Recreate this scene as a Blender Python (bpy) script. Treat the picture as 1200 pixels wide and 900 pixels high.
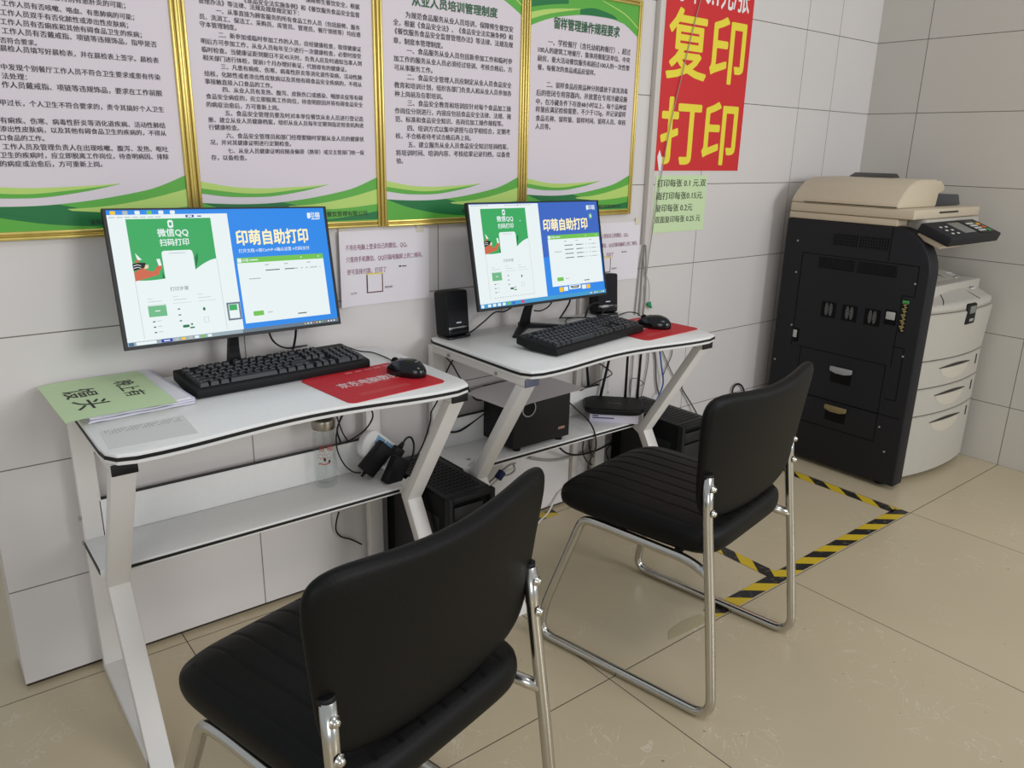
import bpy, bmesh, math, random
from mathutils import Vector, Matrix
random.seed(7)
S = bpy.context.scene
for o in list(bpy.data.objects): bpy.data.objects.remove(o)
COL = S.collection

# ------------------------------------------------------------------ camera
CAM_F, CAM_YAW, CAM_PITCH, CAM_ROLL = 911.5, 0.675506, 0.292826, 0.021281   # focal in px of a 1200 px wide frame
CAM_H, CAM_D = 1.28, 1.96907
XR = 3.656                                     # right wall
def cam_axes():
    cy, sy, cp, sp = math.cos(CAM_YAW), math.sin(CAM_YAW), math.cos(CAM_PITCH), math.sin(CAM_PITCH)
    f = Vector((sy*cp, cy*cp, -sp)); r0 = Vector((cy, -sy, 0)); u0 = r0.cross(f)
    c, s = math.cos(CAM_ROLL), math.sin(CAM_ROLL)
    return r0*c + u0*s, u0*c - r0*s, f
CR, CU, CF = cam_axes(); CP = Vector((0, -CAM_D, CAM_H))
cd = bpy.data.cameras.new('camera'); cam = bpy.data.objects.new('camera', cd); COL.objects.link(cam)
cd.sensor_width = 36; cd.lens = 36*CAM_F/1200; cd.clip_start = .02
cam.matrix_world = Matrix(((CR.x, CU.x, -CF.x, CP.x), (CR.y, CU.y, -CF.y, CP.y), (CR.z, CU.z, -CF.z, CP.z), (0, 0, 0, 1)))
S.camera = cam
def _ray(px, py): return CR*((px-600)/CAM_F) + CU*((450-py)/CAM_F) + CF
def at(px, py, y):                             # measured point on the plane y = const (pixel of the photo -> metres)
    d = _ray(px, py); return CP + d*((y+CAM_D)/d.y)
def atz(px, py, z):
    d = _ray(px, py); return CP + d*((z-CAM_H)/d.z)

# ------------------------------------------------------------------ light
w = bpy.data.worlds.new('world'); S.world = w; w.use_nodes = True
w.node_tree.nodes['Background'].inputs[0].default_value = (.86, .93, 1, 1)
w.node_tree.nodes['Background'].inputs[1].default_value = .49
def area(name, loc, target, sx, sy, power, color):
    l = bpy.data.lights.new(name, 'AREA'); l.shape = 'RECTANGLE'; l.size = sx; l.size_y = sy; l.energy = power; l.color = color
    o = bpy.data.objects.new(name, l); COL.objects.link(o); o.location = loc
    o.rotation_euler = (Vector(target)-Vector(loc)).to_track_quat('-Z', 'Y').to_euler(); return o
area('window_light', (2.9, -5.6, 2.1), (1.2, 0, .8), 1.7, 1.6, 98, (.97, .985, 1))
area('front_left_fill_light', (-2.2, -4.4, 1.7), (.3, 0, .6), 2.0, 1.6, 36, (1, .985, .97))  # unseen fill added from the left front to brighten the lower left wall
area('side_window_light', (4.9, -3.3, 1.5), (1.2, -.9, .2), 1.6, 1.4, 11, (1, .97, .92))
area('ceiling_light', (1.3, -2.3, 2.85), (1.3, -2.2, 0), 1.2, .6, 16, (1, .95, .88))
S.view_settings.view_transform = 'Standard'; S.view_settings.look = 'None'
S.view_settings.exposure = 0; S.view_settings.gamma = 1; S.view_settings.use_curve_mapping = False

# ------------------------------------------------------------------ materials
def s2l(c): return c/12.92 if c <= .04045 else ((c+.055)/1.055)**2.4
def rgb(r, g, b): return (s2l(r/255), s2l(g/255), s2l(b/255), 1)
MATS = {}
def M(name, col=None, rough=.5, metal=0, spec=.5, emit=0, trans=0, ior=1.45, noise=0, nscale=40, bump=0, coat=0, nstretch=None):
    if name in MATS: return MATS[name]
    m = bpy.data.materials.new(name); m.use_nodes = True; nt = m.node_tree; b = nt.nodes['Principled BSDF']
    b.inputs['Base Color'].default_value = col; b.inputs['Roughness'].default_value = rough; b.inputs['Metallic'].default_value = metal
    b.inputs['Specular IOR Level'].default_value = spec; b.inputs['Coat Weight'].default_value = coat
    b.inputs['Transmission Weight'].default_value = trans; b.inputs['IOR'].default_value = ior
    if emit:
        b.inputs['Emission Color'].default_value = col; b.inputs['Emission Strength'].default_value = emit
        b.inputs['Base Color'].default_value = (0.01, .01, .01, 1)
    if noise or bump:
        tc = nt.nodes.new('ShaderNodeTexCoord'); n = nt.nodes.new('ShaderNodeTexNoise'); n.inputs['Scale'].default_value = nscale; n.inputs['Detail'].default_value = 6
        if nstretch:
            mp = nt.nodes.new('ShaderNodeMapping'); mp.inputs['Scale'].default_value = nstretch
            nt.links.new(tc.outputs['Object'], mp.inputs[0]); nt.links.new(mp.outputs[0], n.inputs['Vector'])
        else: nt.links.new(tc.outputs['Object'], n.inputs['Vector'])
        if noise:
            mx = nt.nodes.new('ShaderNodeMix'); mx.data_type = 'RGBA'; mx.blend_type = 'MULTIPLY'; mx.inputs[0].default_value = 1
            cr = nt.nodes.new('ShaderNodeMapRange'); cr.inputs[1].default_value = .3; cr.inputs[2].default_value = .7; cr.inputs[3].default_value = 1-noise; cr.inputs[4].default_value = 1
            nt.links.new(n.outputs[0], cr.inputs[0]); nt.links.new(cr.outputs[0], mx.inputs[7]); mx.inputs[6].default_value = col
            nt.links.new(mx.outputs[2], b.inputs['Base Color'])
        if bump:
            bp = nt.nodes.new('ShaderNodeBump'); bp.inputs['Strength'].default_value = bump; bp.inputs['Distance'].default_value = .002
            nt.links.new(n.outputs[0], bp.inputs['Height']); nt.links.new(bp.outputs[0], b.inputs['Normal'])
    MATS[name] = m; return m

def tile_mat(name, base, var, grout, axes, size, off, gw, rough, extra=None, veins=None):
    """glazed tile with joints at off + k*size along two world axes; veins = thin pale lines and dirt specks"""
    m = bpy.data.materials.new(name); m.use_nodes = True; nt = m.node_tree; N, L = nt.nodes.new, nt.links.new
    b = nt.nodes['Principled BSDF']; g = N('ShaderNodeNewGeometry'); sp = N('ShaderNodeSeparateXYZ'); L(g.outputs['Position'], sp.inputs[0])
    def math_(op, a, bb=None, c=None):
        n = N('ShaderNodeMath'); n.operation = op
        for i, v in enumerate((a, bb, c)):
            if v is None: continue
            if isinstance(v, (int, float)): n.inputs[i].default_value = v
            else: L(v, n.inputs[i])
        return n.outputs[0]
    lines, ids = [], []
    for ax, sz, of in zip(axes, size, off):
        t = math_('DIVIDE', math_('SUBTRACT', sp.outputs[ax], of), sz)
        fr = math_('FRACT', t); d = math_('MINIMUM', fr, math_('SUBTRACT', 1, fr))
        lines.append(math_('LESS_THAN', math_('MULTIPLY', d, sz), gw)); ids.append(math_('FLOOR', t))
    mask = math_('MAXIMUM', lines[0], lines[1])
    if extra: mask = math_('MAXIMUM', mask, math_('COMPARE', sp.outputs[extra[0]], extra[1], gw))
    cv = N('ShaderNodeCombineXYZ'); L(ids[0], cv.inputs[0]); L(ids[1], cv.inputs[1])
    wn = N('ShaderNodeTexWhiteNoise'); wn.noise_dimensions = '3D'; L(cv.outputs[0], wn.inputs[0])
    no = N('ShaderNodeTexNoise'); no.inputs['Scale'].default_value = 2.2; no.inputs['Detail'].default_value = 8; L(g.outputs['Position'], no.inputs['Vector'])
    v = math_('ADD', math_('MULTIPLY', wn.outputs[0], var*.5), math_('MULTIPLY', no.outputs[0], var*1.6))
    f = math_('SUBTRACT', 1.0+var*.9, v)
    mx = N('ShaderNodeMix'); mx.data_type = 'RGBA'; mx.blend_type = 'MULTIPLY'; mx.inputs[0].default_value = 1; mx.inputs[6].default_value = base
    L(f, mx.inputs[7]); colr = mx.outputs[2]
    if veins:
        vo = N('ShaderNodeTexNoise'); vo.inputs['Scale'].default_value = 6; vo.inputs['Detail'].default_value = 5; vo.inputs['Distortion'].default_value = 1.6; L(g.outputs['Position'], vo.inputs['Vector'])
        vl = math_('LESS_THAN', math_('ABSOLUTE', math_('SUBTRACT', vo.outputs[0], .5)), .004)
        n2 = N('ShaderNodeTexNoise'); n2.inputs['Scale'].default_value = 3; L(g.outputs['Position'], n2.inputs['Vector'])
        vl = math_('MULTIPLY', vl, math_('GREATER_THAN', n2.outputs[0], .54))
        m2 = N('ShaderNodeMix'); m2.data_type = 'RGBA'; L(math_('MULTIPLY', vl, .35), m2.inputs[0]); L(colr, m2.inputs[6]); m2.inputs[7].default_value = veins; colr = m2.outputs[2]
        sn = N('ShaderNodeTexNoise'); sn.inputs['Scale'].default_value = 70; sn.inputs['Detail'].default_value = 2; L(g.outputs['Position'], sn.inputs['Vector'])
        s1 = math_('MULTIPLY', math_('GREATER_THAN', sn.outputs[0], .74), math_('GREATER_THAN', n2.outputs[0], .56))
        m3 = N('ShaderNodeMix'); m3.data_type = 'RGBA'; L(math_('MULTIPLY', s1, .7), m3.inputs[0]); L(colr, m3.inputs[6]); m3.inputs[7].default_value = rgb(60, 52, 42); colr = m3.outputs[2]
    m4 = N('ShaderNodeMix'); m4.data_type = 'RGBA'; L(mask, m4.inputs[0]); L(colr, m4.inputs[6]); m4.inputs[7].default_value = grout
    L(m4.outputs[2], b.inputs['Base Color'])
    L(math_('ADD', rough, math_('MULTIPLY', mask, .5)), b.inputs['Roughness'])
    bp = N('ShaderNodeBump'); bp.invert = True; bp.inputs['Strength'].default_value = .5; bp.inputs['Distance'].default_value = .002; L(mask, bp.inputs['Height']); L(bp.outputs[0], b.inputs['Normal'])
    return m

WALLC = rgb(214, 209, 207)
m_wall = tile_mat('glazed wall tile', WALLC, .06, rgb(120, 112, 104), (0, 2), (.6, .302), (.684, .262), .0014, .28, extra=(0, 3.33))
m_wallr = tile_mat('glazed wall tile right', rgb(206, 201, 192), .06, rgb(105, 100, 92), (1, 2), (.6, .302), (-.224, .262), .0014, .3)
m_floor = tile_mat('polished floor tile', rgb(194, 179, 150), .1, rgb(70, 60, 48), (0, 1), (.8, .79), (.452, -.037), .0013, .3, veins=rgb(228, 220, 205))
white_lam = M('white laminate', rgb(232, 231, 229), .35, noise=.03, nscale=60)
white_met = M('white powder coat', rgb(222, 218, 214), .4)
black_edge = M('black edging', rgb(14, 14, 15), .5)
black_pl = M('black plastic', rgb(22, 22, 24), .45, spec=.4)
black_gl = M('glossy black plastic', rgb(16, 16, 18), .15)
black_soft = M('soft black plastic', rgb(17, 17, 19), .6, spec=.35)
vinyl = M('black vinyl', rgb(10, 10, 9), .5, spec=.22, bump=.25, nscale=220)
chrome = M('chrome', rgb(200, 197, 190), .2, metal=1)
gold = M('gold frame', rgb(224, 202, 118), .32, metal=.7, noise=.12, nscale=30, nstretch=(1, 1, .1))
paper = M('white paper', rgb(226, 221, 226), .7)
poster_bg = M('poster print', rgb(214, 205, 212), .55)
ink = M('black ink', rgb(42, 34, 38), .6)
G_dark, G_mid, G_light = M('dark green ink', rgb(22, 112, 58), .5), M('green ink', rgb(88, 168, 60), .5), M('lime ink', rgb(178, 208, 108), .5)
G_title = M('title green ink', rgb(36, 92, 56), .5)
red_ink = M('banner red', rgb(208, 40, 44), .5); yel_ink = M('banner yellow', rgb(236, 218, 62), .5); wht_ink = M('white ink', rgb(235, 232, 230), .5)
green_paper = M('pale green paper', rgb(200, 222, 176), .75)
beige = M('beige copier plastic', rgb(200, 186, 162), .45, noise=.03)
offwhite = M('off white copier plastic', rgb(184, 179, 169), .42, noise=.03)
char = M('charcoal copier plastic', rgb(31, 31, 35), .55, spec=.3)
char2 = M('dark charcoal plastic', rgb(6, 6, 7), .6, spec=.2)
grey_pl = M('grey plastic', rgb(150, 150, 146), .5)
def EM(name, r, g, b, k=1.0): return M('screen '+name, rgb(r, g, b), .35, spec=.12, emit=k)

# ------------------------------------------------------------------ mesh helpers
class MB:
    def __init__(s): s.bm = bmesh.new(); s.mats = []
    def mi(s, m):
        if m not in s.mats: s.mats.append(m)
        return s.mats.index(m)
    def add(s, b2, mat, mtx=None, smooth=False):
        i = s.mi(mat)
        if mtx is not None: bmesh.ops.transform(b2, matrix=mtx, verts=b2.verts)
        vm = {v: s.bm.verts.new(v.co) for v in b2.verts}
        for f in b2.faces:
            try: nf = s.bm.faces.new([vm[v] for v in f.verts]); nf.material_index = i; nf.smooth = smooth or f.smooth
            except ValueError: pass
        b2.free(); return s
    def box(s, lo, hi, mat, bev=0, seg=2, mtx=None):
        b = bmesh.new(); bmesh.ops.create_cube(b, size=1)
        lo, hi = Vector(lo), Vector(hi); d = hi-lo; c = (lo+hi)/2
        for v in b.verts: v.co = Vector((v.co.x*d.x, v.co.y*d.y, v.co.z*d.z)) + c
        if bev: bmesh.ops.bevel(b, geom=b.edges[:], offset=min(bev, min(d)*.49), segments=seg, profile=.5, affect='EDGES')
        return s.add(b, mat, mtx, smooth=bool(bev))
    def cyl(s, p0, p1, r, mat, seg=24, r2=None, bev=0):
        p0, p1 = Vector(p0), Vector(p1); d = p1-p0; b = bmesh.new()
        bmesh.ops.create_cone(b, cap_ends=True, segments=seg, radius1=r, radius2=r if r2 is None else r2, depth=d.length)
        if bev: bmesh.ops.bevel(b, geom=[e for e in b.edges if all(len(f.verts) > 4 for f in e.link_faces) or any(len(f.verts) > 4 for f in e.link_faces)], offset=bev, segments=2, affect='EDGES')
        for f in b.faces: f.smooth = len(f.verts) == 4
        q = Vector((0, 0, 1)).rotation_difference(d.normalized()).to_matrix().to_4x4(); q.translation = (p0+p1)/2
        return s.add(b, mat, q)
    def prism(s, pts, fn, d0, d1, mat, bev=0):
        """polygon pts (2-D) swept from depth d0 to d1; fn(a, b, d) -> xyz"""
        b = bmesh.new(); A = [b.verts.new(fn(x, y, d0)) for x, y in pts]; B = [b.verts.new(fn(x, y, d1)) for x, y in pts]; n = len(pts)
        b.faces.new(A); b.faces.new(B[::-1])
        for i in range(n): b.faces.new((A[i], B[i], B[(i+1) % n], A[(i+1) % n]))
        bmesh.ops.recalc_face_normals(b, faces=b.faces[:])
        if bev: bmesh.ops.bevel(b, geom=b.edges[:], offset=bev, segments=2, profile=.5, affect='EDGES')
        return s.add(b, mat, None, smooth=bool(bev))
    def poly(s, pts, mat):
        i = s.mi(mat); f = s.bm.faces.new([s.bm.verts.new(p) for p in pts]); f.material_index = i; return s
    def tube(s, pts, r, mat, seg=10, smooth_n=0, cap=True):
        P = [Vector(p) for p in pts]
        if smooth_n: P = catmull(P, smooth_n)
        i = s.mi(mat); t = (P[1]-P[0]).normalized(); n = t.orthogonal().normalized(); rings = []
        for k, p in enumerate(P):
            a = P[max(k-1, 0)]; c = P[min(k+1, len(P)-1)]; nt = (c-a).normalized()
            if nt.length < .5: nt = t
            n = (t.rotation_difference(nt) @ n); n = (n - nt*n.dot(nt)).normalized(); t = nt; bn = t.cross(n)
            rr = r[k] if isinstance(r, (list, tuple)) else r
            rings.append([s.bm.verts.new(p + (n*math.cos(q)+bn*math.sin(q))*rr) for q in [2*math.pi*j/seg for j in range(seg)]])
        for A, B in zip(rings, rings[1:]):
            for j in range(seg):
                f = s.bm.faces.new((A[j], A[(j+1) % seg], B[(j+1) % seg], B[j])); f.material_index = i; f.smooth = True
        if cap:
            for R in (rings[0][::-1], rings[-1]): f = s.bm.faces.new(R); f.material_index = i
        return s
    def lathe(s, prof, mat, seg=40, mtx=None, close=False):
        b = bmesh.new(); rings = []
        for r, z in prof:
            rings.append([b.verts.new((r*math.cos(2*math.pi*j/seg), r*math.sin(2*math.pi*j/seg), z)) for j in range(seg)] if r > 1e-6 else [b.verts.new((0, 0, z))])
        for A, B in zip(rings, rings[1:]):
            for j in range(seg):
                k = (j+1) % seg
                if len(A) == 1 and len(B) == 1: continue
                if len(A) == 1: f = b.faces.new((A[0], B[k], B[j]))
                elif len(B) == 1: f = b.faces.new((A[j], A[k], B[0]))
                else: f = b.faces.new((A[j], A[k], B[k], B[j]))
                f.smooth = True
        bmesh.ops.recalc_face_normals(b, faces=b.faces[:])
        return s.add(b, mat, mtx)
    def text(s, txt, x0, x1, mid, fn, mat, bold=.0, h=None, tall=1.0):
        """lettering laid on a surface: ink spans x0..x1, centred on mid; fn(a, b) -> xyz"""
        me, (bx0, bx1, by0, by1) = text_mesh(txt, bold); i = s.mi(mat)
        k = (x1-x0)/(bx1-bx0); ky = k*tall if h is None else h/.86
        nb = 1 if not bold else (2 if bold < .015 else 8)
        for c in range(nb):                     # heavier strokes: the glyph laid down again a hair to each side
            ox, oy = (0, 0) if nb == 1 else ((bold*(2*c-1), 0) if nb == 2 else (bold*math.cos(c*math.pi/4), bold*math.sin(c*math.pi/4)))
            o_ = Vector(fn(x0, mid)); up = (Vector(fn(x0+.001, mid))-o_).cross(Vector(fn(x0, mid+.001))-o_).normalized()*(.00002*c)
            vs = [s.bm.verts.new(Vector(fn(x0+(v.co.x+ox-bx0)*k, mid+(v.co.y+oy-.36)*ky))+up) for v in me.vertices]
            for p in me.polygons:
                try: f = s.bm.faces.new([vs[j] for j in p.vertices]); f.material_index = i
                except ValueError: pass
        return s
    def build(s, name, parent=None, loc=None, smooth_angle=None, recalc=False):
        if recalc: bmesh.ops.recalc_face_normals(s.bm, faces=s.bm.faces[:])
        me = bpy.data.meshes.new(name); s.bm.to_mesh(me); s.bm.free()
        for m in s.mats: me.materials.append(m)
        o = bpy.data.objects.new(name, me); COL.objects.link(o)
        if parent: o.parent = parent
        if loc is not None: o.location = loc
        return o
_tc = {}
def text_mesh(txt, bold):
    if (txt, bold) in _tc: return _tc[(txt, bold)]
    c = bpy.data.curves.new('t', 'FONT'); c.body = txt; c.size = 1; c.resolution_u = 2
    o = bpy.data.objects.new('t', c); COL.objects.link(o); bpy.context.view_layer.update()
    me = bpy.data.meshes.new_from_object(o.evaluated_get(bpy.context.evaluated_depsgraph_get()))
    bpy.data.objects.remove(o); bpy.data.curves.remove(c)
    xs = [v.co.x for v in me.vertices]; ys = [v.co.y for v in me.vertices]
    _tc[(txt, bold)] = (me, (min(xs), max(xs), min(ys), max(ys))); return _tc[(txt, bold)]
def catmull(P, n):
    out = []
    for i in range(len(P)-1):
        p0, p1, p2, p3 = P[max(i-1, 0)], P[i], P[i+1], P[min(i+2, len(P)-1)]
        for k in range(n):
            t = k/n; out.append(.5*((2*p1)+(p2-p0)*t+(2*p0-5*p1+4*p2-p3)*t*t+(3*p1-p0-3*p2+p3)*t**3))
    return out+[P[-1]]
def fillet(P, r, n=6):
    P = [Vector(p) for p in P]; out = [P[0]]
    for i, (a, b, c) in enumerate(zip(P, P[1:], P[2:])):
        d0, d1 = (a-b), (c-b); k = min(r[i] if isinstance(r, tuple) else r, d0.length*.48, d1.length*.48); s, e = b+d0.normalized()*k, b+d1.normalized()*k
        for j in range(n+1): t = j/n; out.append(s*(1-t)**2+b*2*t*(1-t)+e*t*t)
    return out+[P[-1]]
def thing(name, label, cat, loc=(0, 0, 0), rotz=0, group=None):
    o = bpy.data.objects.new(name, None); COL.objects.link(o); o.location = loc; o.rotation_euler = (0, 0, rotz); o.empty_display_size = .05
    return tag(o, label, cat, group)
def tag(o, label, cat, group=None):
    o['label'] = label; o['category'] = cat
    if group: o['group'] = group
    return o
def struct(o): o['kind'] = 'structure'; return o
def dup(root, loc, rotz, label, group=None):
    r = root.copy(); COL.objects.link(r); r.location = loc; r.rotation_euler = (0, 0, rotz); r['label'] = label
    for ch in list(root.children):
        c = ch.copy(); COL.objects.link(c); c.parent = r
        for g in list(ch.children): d = g.copy(); COL.objects.link(d); d.parent = c
    return r
XZ = lambda y: (lambda a, b: (a, y, b))

# ------------------------------------------------------------------ room
struct(MB().box((-3.5, -6.0, -.1), (6.5, 2.0, 0), m_floor).build('floor'))
b = MB(); b.box((.086, 0, .012), (XR, .15, 3.0), m_wall); b.box((.088, .010, 0), (XR, .148, .012), M('mortar gap', rgb(58, 48, 38), .9))
struct(b.build('wall_back'))
struct(MB().box((XR, -1.55, 0), (XR+.15, .15, 3.0), m_wallr).build('wall_right'))
struct(MB().box((-3.5, 1.9, 0), (.086, 2.0, 3.0), m_wall).build('wall_left_recess'))

# ------------------------------------------------------------------ desks
TOP = .735; SH = .37
def desk(label, dx, hx, w_, loc_x, gr):
    """children in local coords: x 0..w_, y 0 at the wall side, -y to the front"""
    t = thing('computer_desk', label, 'desk', (loc_x, -.035, 0), 0, gr)
    yf = -.475
    # outline with a waisted front edge
    P = [(.03, 0), (w_-.03, 0), (w_-.008, -.008), (w_, -.03), (w_, yf+.045), (w_-.012, yf+.012), (w_-.05, yf)]
    P += [(w_-.05-(w_-.1)*k/16, yf + .034*math.sin(math.pi*min(1, max(0, (k/16-.06)/.88)))**1.6) for k in range(1, 16)]
    P += [(.05, yf), (.018, yf+.01), (.003, yf+.035), (0, yf+.07), (0, -.03), (.008, -.008)]
    def grow(d): 
        cx, cy = w_/2, yf/2
        return [(x+d*(1 if x > cx else -1)*min(1, abs(x-cx)/(w_/2)*1.0), y+d*(1 if y > cy else -1)) for x, y in P]
    b = MB(); f3 = lambda x, y, z: (x, y, z)
    b.prism(P, f3, TOP-.022, TOP, white_lam, bev=.0022)
    top = b.build('tabletop', t)
    MB().prism(grow(.0016), f3, TOP-.0135, TOP-.0065, black_edge).build('edge_band', top)
    # shelf and its back board
    b = MB(); b.box((.005, -.185, SH-.018), (w_-.005, -.012, SH), white_lam, .0015)
    sh = b.build('shelf', t)
    e = MB(); e.box((.0485, -.1868, SH-.0125), (w_-.0485, -.18, SH-.0055), black_edge); e.box((.0035, -.18, SH-.0125), (.006, -.02, SH-.0005), black_edge); e.box((w_-.006, -.18, SH-.0125), (w_-.0035, -.02, SH-.0005), black_edge)
    e.build('edge_band', sh)
    bb = MB().box((.048, -.012, SH), (w_-.048, .003, SH+.092), white_lam, .001).build('back_board', t)
    MB().box((.048, -.0105, SH+.092), (w_-.048, .0015, SH+.0945), black_edge).build('edge_band', bb)
    for sx in (0, 1):
        x0 = .008 if sx == 0 else w_-.053; x1 = x0+.045
        zt = TOP-.023
        MB().box((x0, -.012, 0), (x1, .012, zt), white_met, .002).build('rear_post', t)
        MB().box((x0, -.42, 0), (x1, -.0125, .022), white_met, .002).build('bottom_rail', t)
        rail = MB().box((x0, -.452, zt-.022), (x1, -.0125, zt), white_met, .002).build('top_rail', t)
        MB().box((x0-.0005, -.456, zt-.0225), (x1+.0005, -.4515, zt-.0005), M('open tube end', rgb(96, 100, 116), .5) if dx and sx == 0 else black_edge, .001).build('end_cap', rail)
        # bent front leg: leans in to the shelf and kicks out to the foot
        A, K, F = (-.432, zt-.0225), (-.222, SH-.018), (-.438, 0)
        tk = .026
        prof = [(A[0]-tk*.5, A[1]), (A[0]+tk*.7, A[1]), (K[0]+tk*.75, K[1]+.0), (F[0]+tk*1.0, F[1]+.0), (F[0]-tk*.15, F[1]), (K[0]-tk*.55, K[1]+.0)]
        MB().prism(prof, lambda y, z, x: (x, y, z), x0, x1, white_met, bev=.0015).build('front_leg', t)
        g = [(K[0]+.012, K[1]+.055), (K[0]+.075, K[1]+.001), (K[0]+.012, K[1]-.03)]
        MB().prism(g, lambda y, z, x: (x, y, z), x0+.018, x0+.024, white_met).build('gusset', t)
        xs = x0-.002 if sx == 0 else x1+.002
        for y, z in ((-.004, SH-.01), (-.004, SH+.055)):
            MB().cyl((xs, y, z), (xs-.004 if sx == 0 else xs+.004, y, z), .0055, grey_pl, 12).build('bolt', t)
    if dx:
        for y in (-.10, -.33): MB().cyl((.0075, y, TOP-.035), (.004, y, TOP-.035), .005, grey_pl, 12).build('bolt', t)
    MB().cyl((.06, -.13, SH-.001), (.06, -.13, SH+.0015), .007, grey_pl, 14).build('shelf_screw', t)
    return t
D1, D1W, D2, D2W = .243, .812, 1.222, .782
desk('white computer desk on the left holding the larger monitor and green sheet', 0, 0, D1W, D1, 'computer desks')
desk('white computer desk on the right with a subwoofer on its shelf', 1, 0, D2W, D2, 'computer desks')

# ------------------------------------------------------------------ chairs
def squircle(a, b, p):
    m = max(abs(a), abs(b))
    if m < 1e-6: return 0., 0.
    ca, cb = abs(a/m), abs(b/m); k = (ca**p+cb**p)**(-1/p); k = 1+(k-1)*m**3
    return a*k, b*k
def shell(nx, ny, fn, mat, rim):
    """closed pad: fn(a, b, side) with side 0 front / 1 back; rim = rows of rounding between them"""
    mb = MB(); i = mb.mi(mat); bm = mb.bm
    def grid(side): return [[bm.verts.new(fn(-1+2*k/nx, -1+2*j/ny, side)) for k in range(nx+1)] for j in range(ny+1)]
    F, B = grid(0), grid(1)
    def quad(*v):
        f = bm.faces.new(v); f.smooth = True; f.material_index = i
    for j in range(ny):
        for k in range(nx):
            quad(F[j][k], F[j][k+1], F[j+1][k+1], F[j+1][k]); quad(B[j][k], B[j+1][k], B[j+1][k+1], B[j][k+1])
    idx = [(0, k) for k in range(nx)]+[(j, nx) for j in range(ny)]+[(ny, k) for k in range(nx, 0, -1)]+[(j, 0) for j in range(ny, 0, -1)]
    loops = [[F[j][k] for j, k in idx]]
    ab = [(-1+2*k/nx, -1+2*j/ny) for j, k in idx]
    for r in range(1, rim): loops.append([bm.verts.new(fn(a, bb, r/rim)) for a, bb in ab])
    loops.append([B[j][k] for j, k in idx]); n = len(idx)
    for A, C in zip(loops, loops[1:]):
        for k in range(n): quad(A[k], C[k], C[(k+1) % n], A[(k+1) % n])
    bmesh.ops.recalc_face_normals(bm, faces=bm.faces[:]); return mb
def seat_fn(a, b, side):
    # side 0 top, 1 underside, between = the rounded side wall
    zt, zb = .456, .392
    m = max(abs(a), abs(b)); ux, vy = squircle(a, b, 6.5)
    hw = .208-.008*(1-(b+1)/2); grow = 0
    if 0 < side < 1: grow = .011*math.sin(math.pi*side)**.45
    u = ux*(hw+grow); v = .196+vy*(.222+grow)
    drop = .012*max(0, (b-.6)/.4)**2
    if side == 0:
        g = abs(((u/.047)+.5) % 1-.5)*.047
        z = zt + .013*(1-m**4) - .0035*m**12 - (.0032*math.exp(-(g/.0028)**2) if m < .95 else 0) - drop
    elif side == 1: z = zb-.004*(1-m)-drop*.3
    else: z = (zt-.0035-drop)*(1-side)+(zb-drop*.3)*side
    return (u, v, z)
def back_fn(a, b, side):
    # a across, b -1 bottom .. 1 top; side 0 front 1 rear
    ux, vy = squircle(a, b, 5.5 if b > 0 else 7)
    h = (vy+1)/2
    wd = .206+.040*h
    gr = .012*math.sin(math.pi*side)**.7 if 0 < side < 1 else 0
    u = ux*(wd+gr); q = (ux/.9)**2
    q = ux**2; z = (.468+.032*q)*(1-h)+(.762+.034*q)*h+vy*gr
    mid = -.004-.040*h**1.2+(.004+.022*h)*q
    m = max(abs(a), abs(b)); th = (.030+.014*h)*(1-.30*m**6)
    v = mid + th*(.55-side) + (.008*(1-m**2) if side == 0 else 0)
    return (u, v, z)
def make_chair(label):
    t = thing('office_chair', label, 'chair', group='black chrome-framed chairs')
    shell(144, 72, seat_fn, vinyl, 6).build('seat', t)
    shell(48, 40, back_fn, vinyl, 6).build('backrest', t)
    for s in (-1, 1):
        path = [(s*.2185, -.014, .600), (s*.222, -.024, .50), (s*.226, -.052, .30), (s*.232, -.088, .0125), (s*.240, .425, .0125), (s*.240, .412, .105), (s*.207, .325, .378), (s*.203, .265, .378), (s*.204, .02, .376), (s*.2235, -.042, .366)]
        P = fillet(path, (.03, .03, .055, .045, .03, .026, .02, .04), 7)
        fr = MB().tube(P, .0118, chrome, 14).build('side_frame', t)
        MB().cyl((s*.2185, -.0115, .597), (s*.2185, -.0105, .606), .0125, black_soft, 16).build('tube_cap', fr)
        for z, y in ((.575, -.0275), (.518, -.0335)):
            bt = MB().lathe([(0, .006), (.004, .0058), (.0065, .003), (.007, 0), (.0095, -.002)], chrome, 16, Matrix.Translation((s*.2205, y-.0035, z)) @ Matrix.Rotation(math.radians(90), 4, 'X')); bt.build('bolt', t)
    MB().cyl((-.205, .06, .379), (.205, .06, .379), .009, black_soft, 12).build('cross_bar', t)
    MB().cyl((-.205, .22, .379), (.205, .22, .379), .009, black_soft, 12).build('cross_bar', t)
    return t
ch = make_chair('black vinyl chair with chrome sled frame, nearest the camera, at the left desk')
ch.location = (.553, -1.108, 0); ch.rotation_euler.z = math.radians(14)
ch2 = dup(ch, (1.541, -.957, 0), math.radians(10), 'black vinyl chair with chrome sled frame standing on the striped tape, at the right desk')
for c in ch2.children:
    if c.name.startswith('backrest'): c.rotation_euler.z = math.radians(-2.5); c.location = (.006, -.006, 0); c.scale = (1.03, 1, 1)

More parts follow.
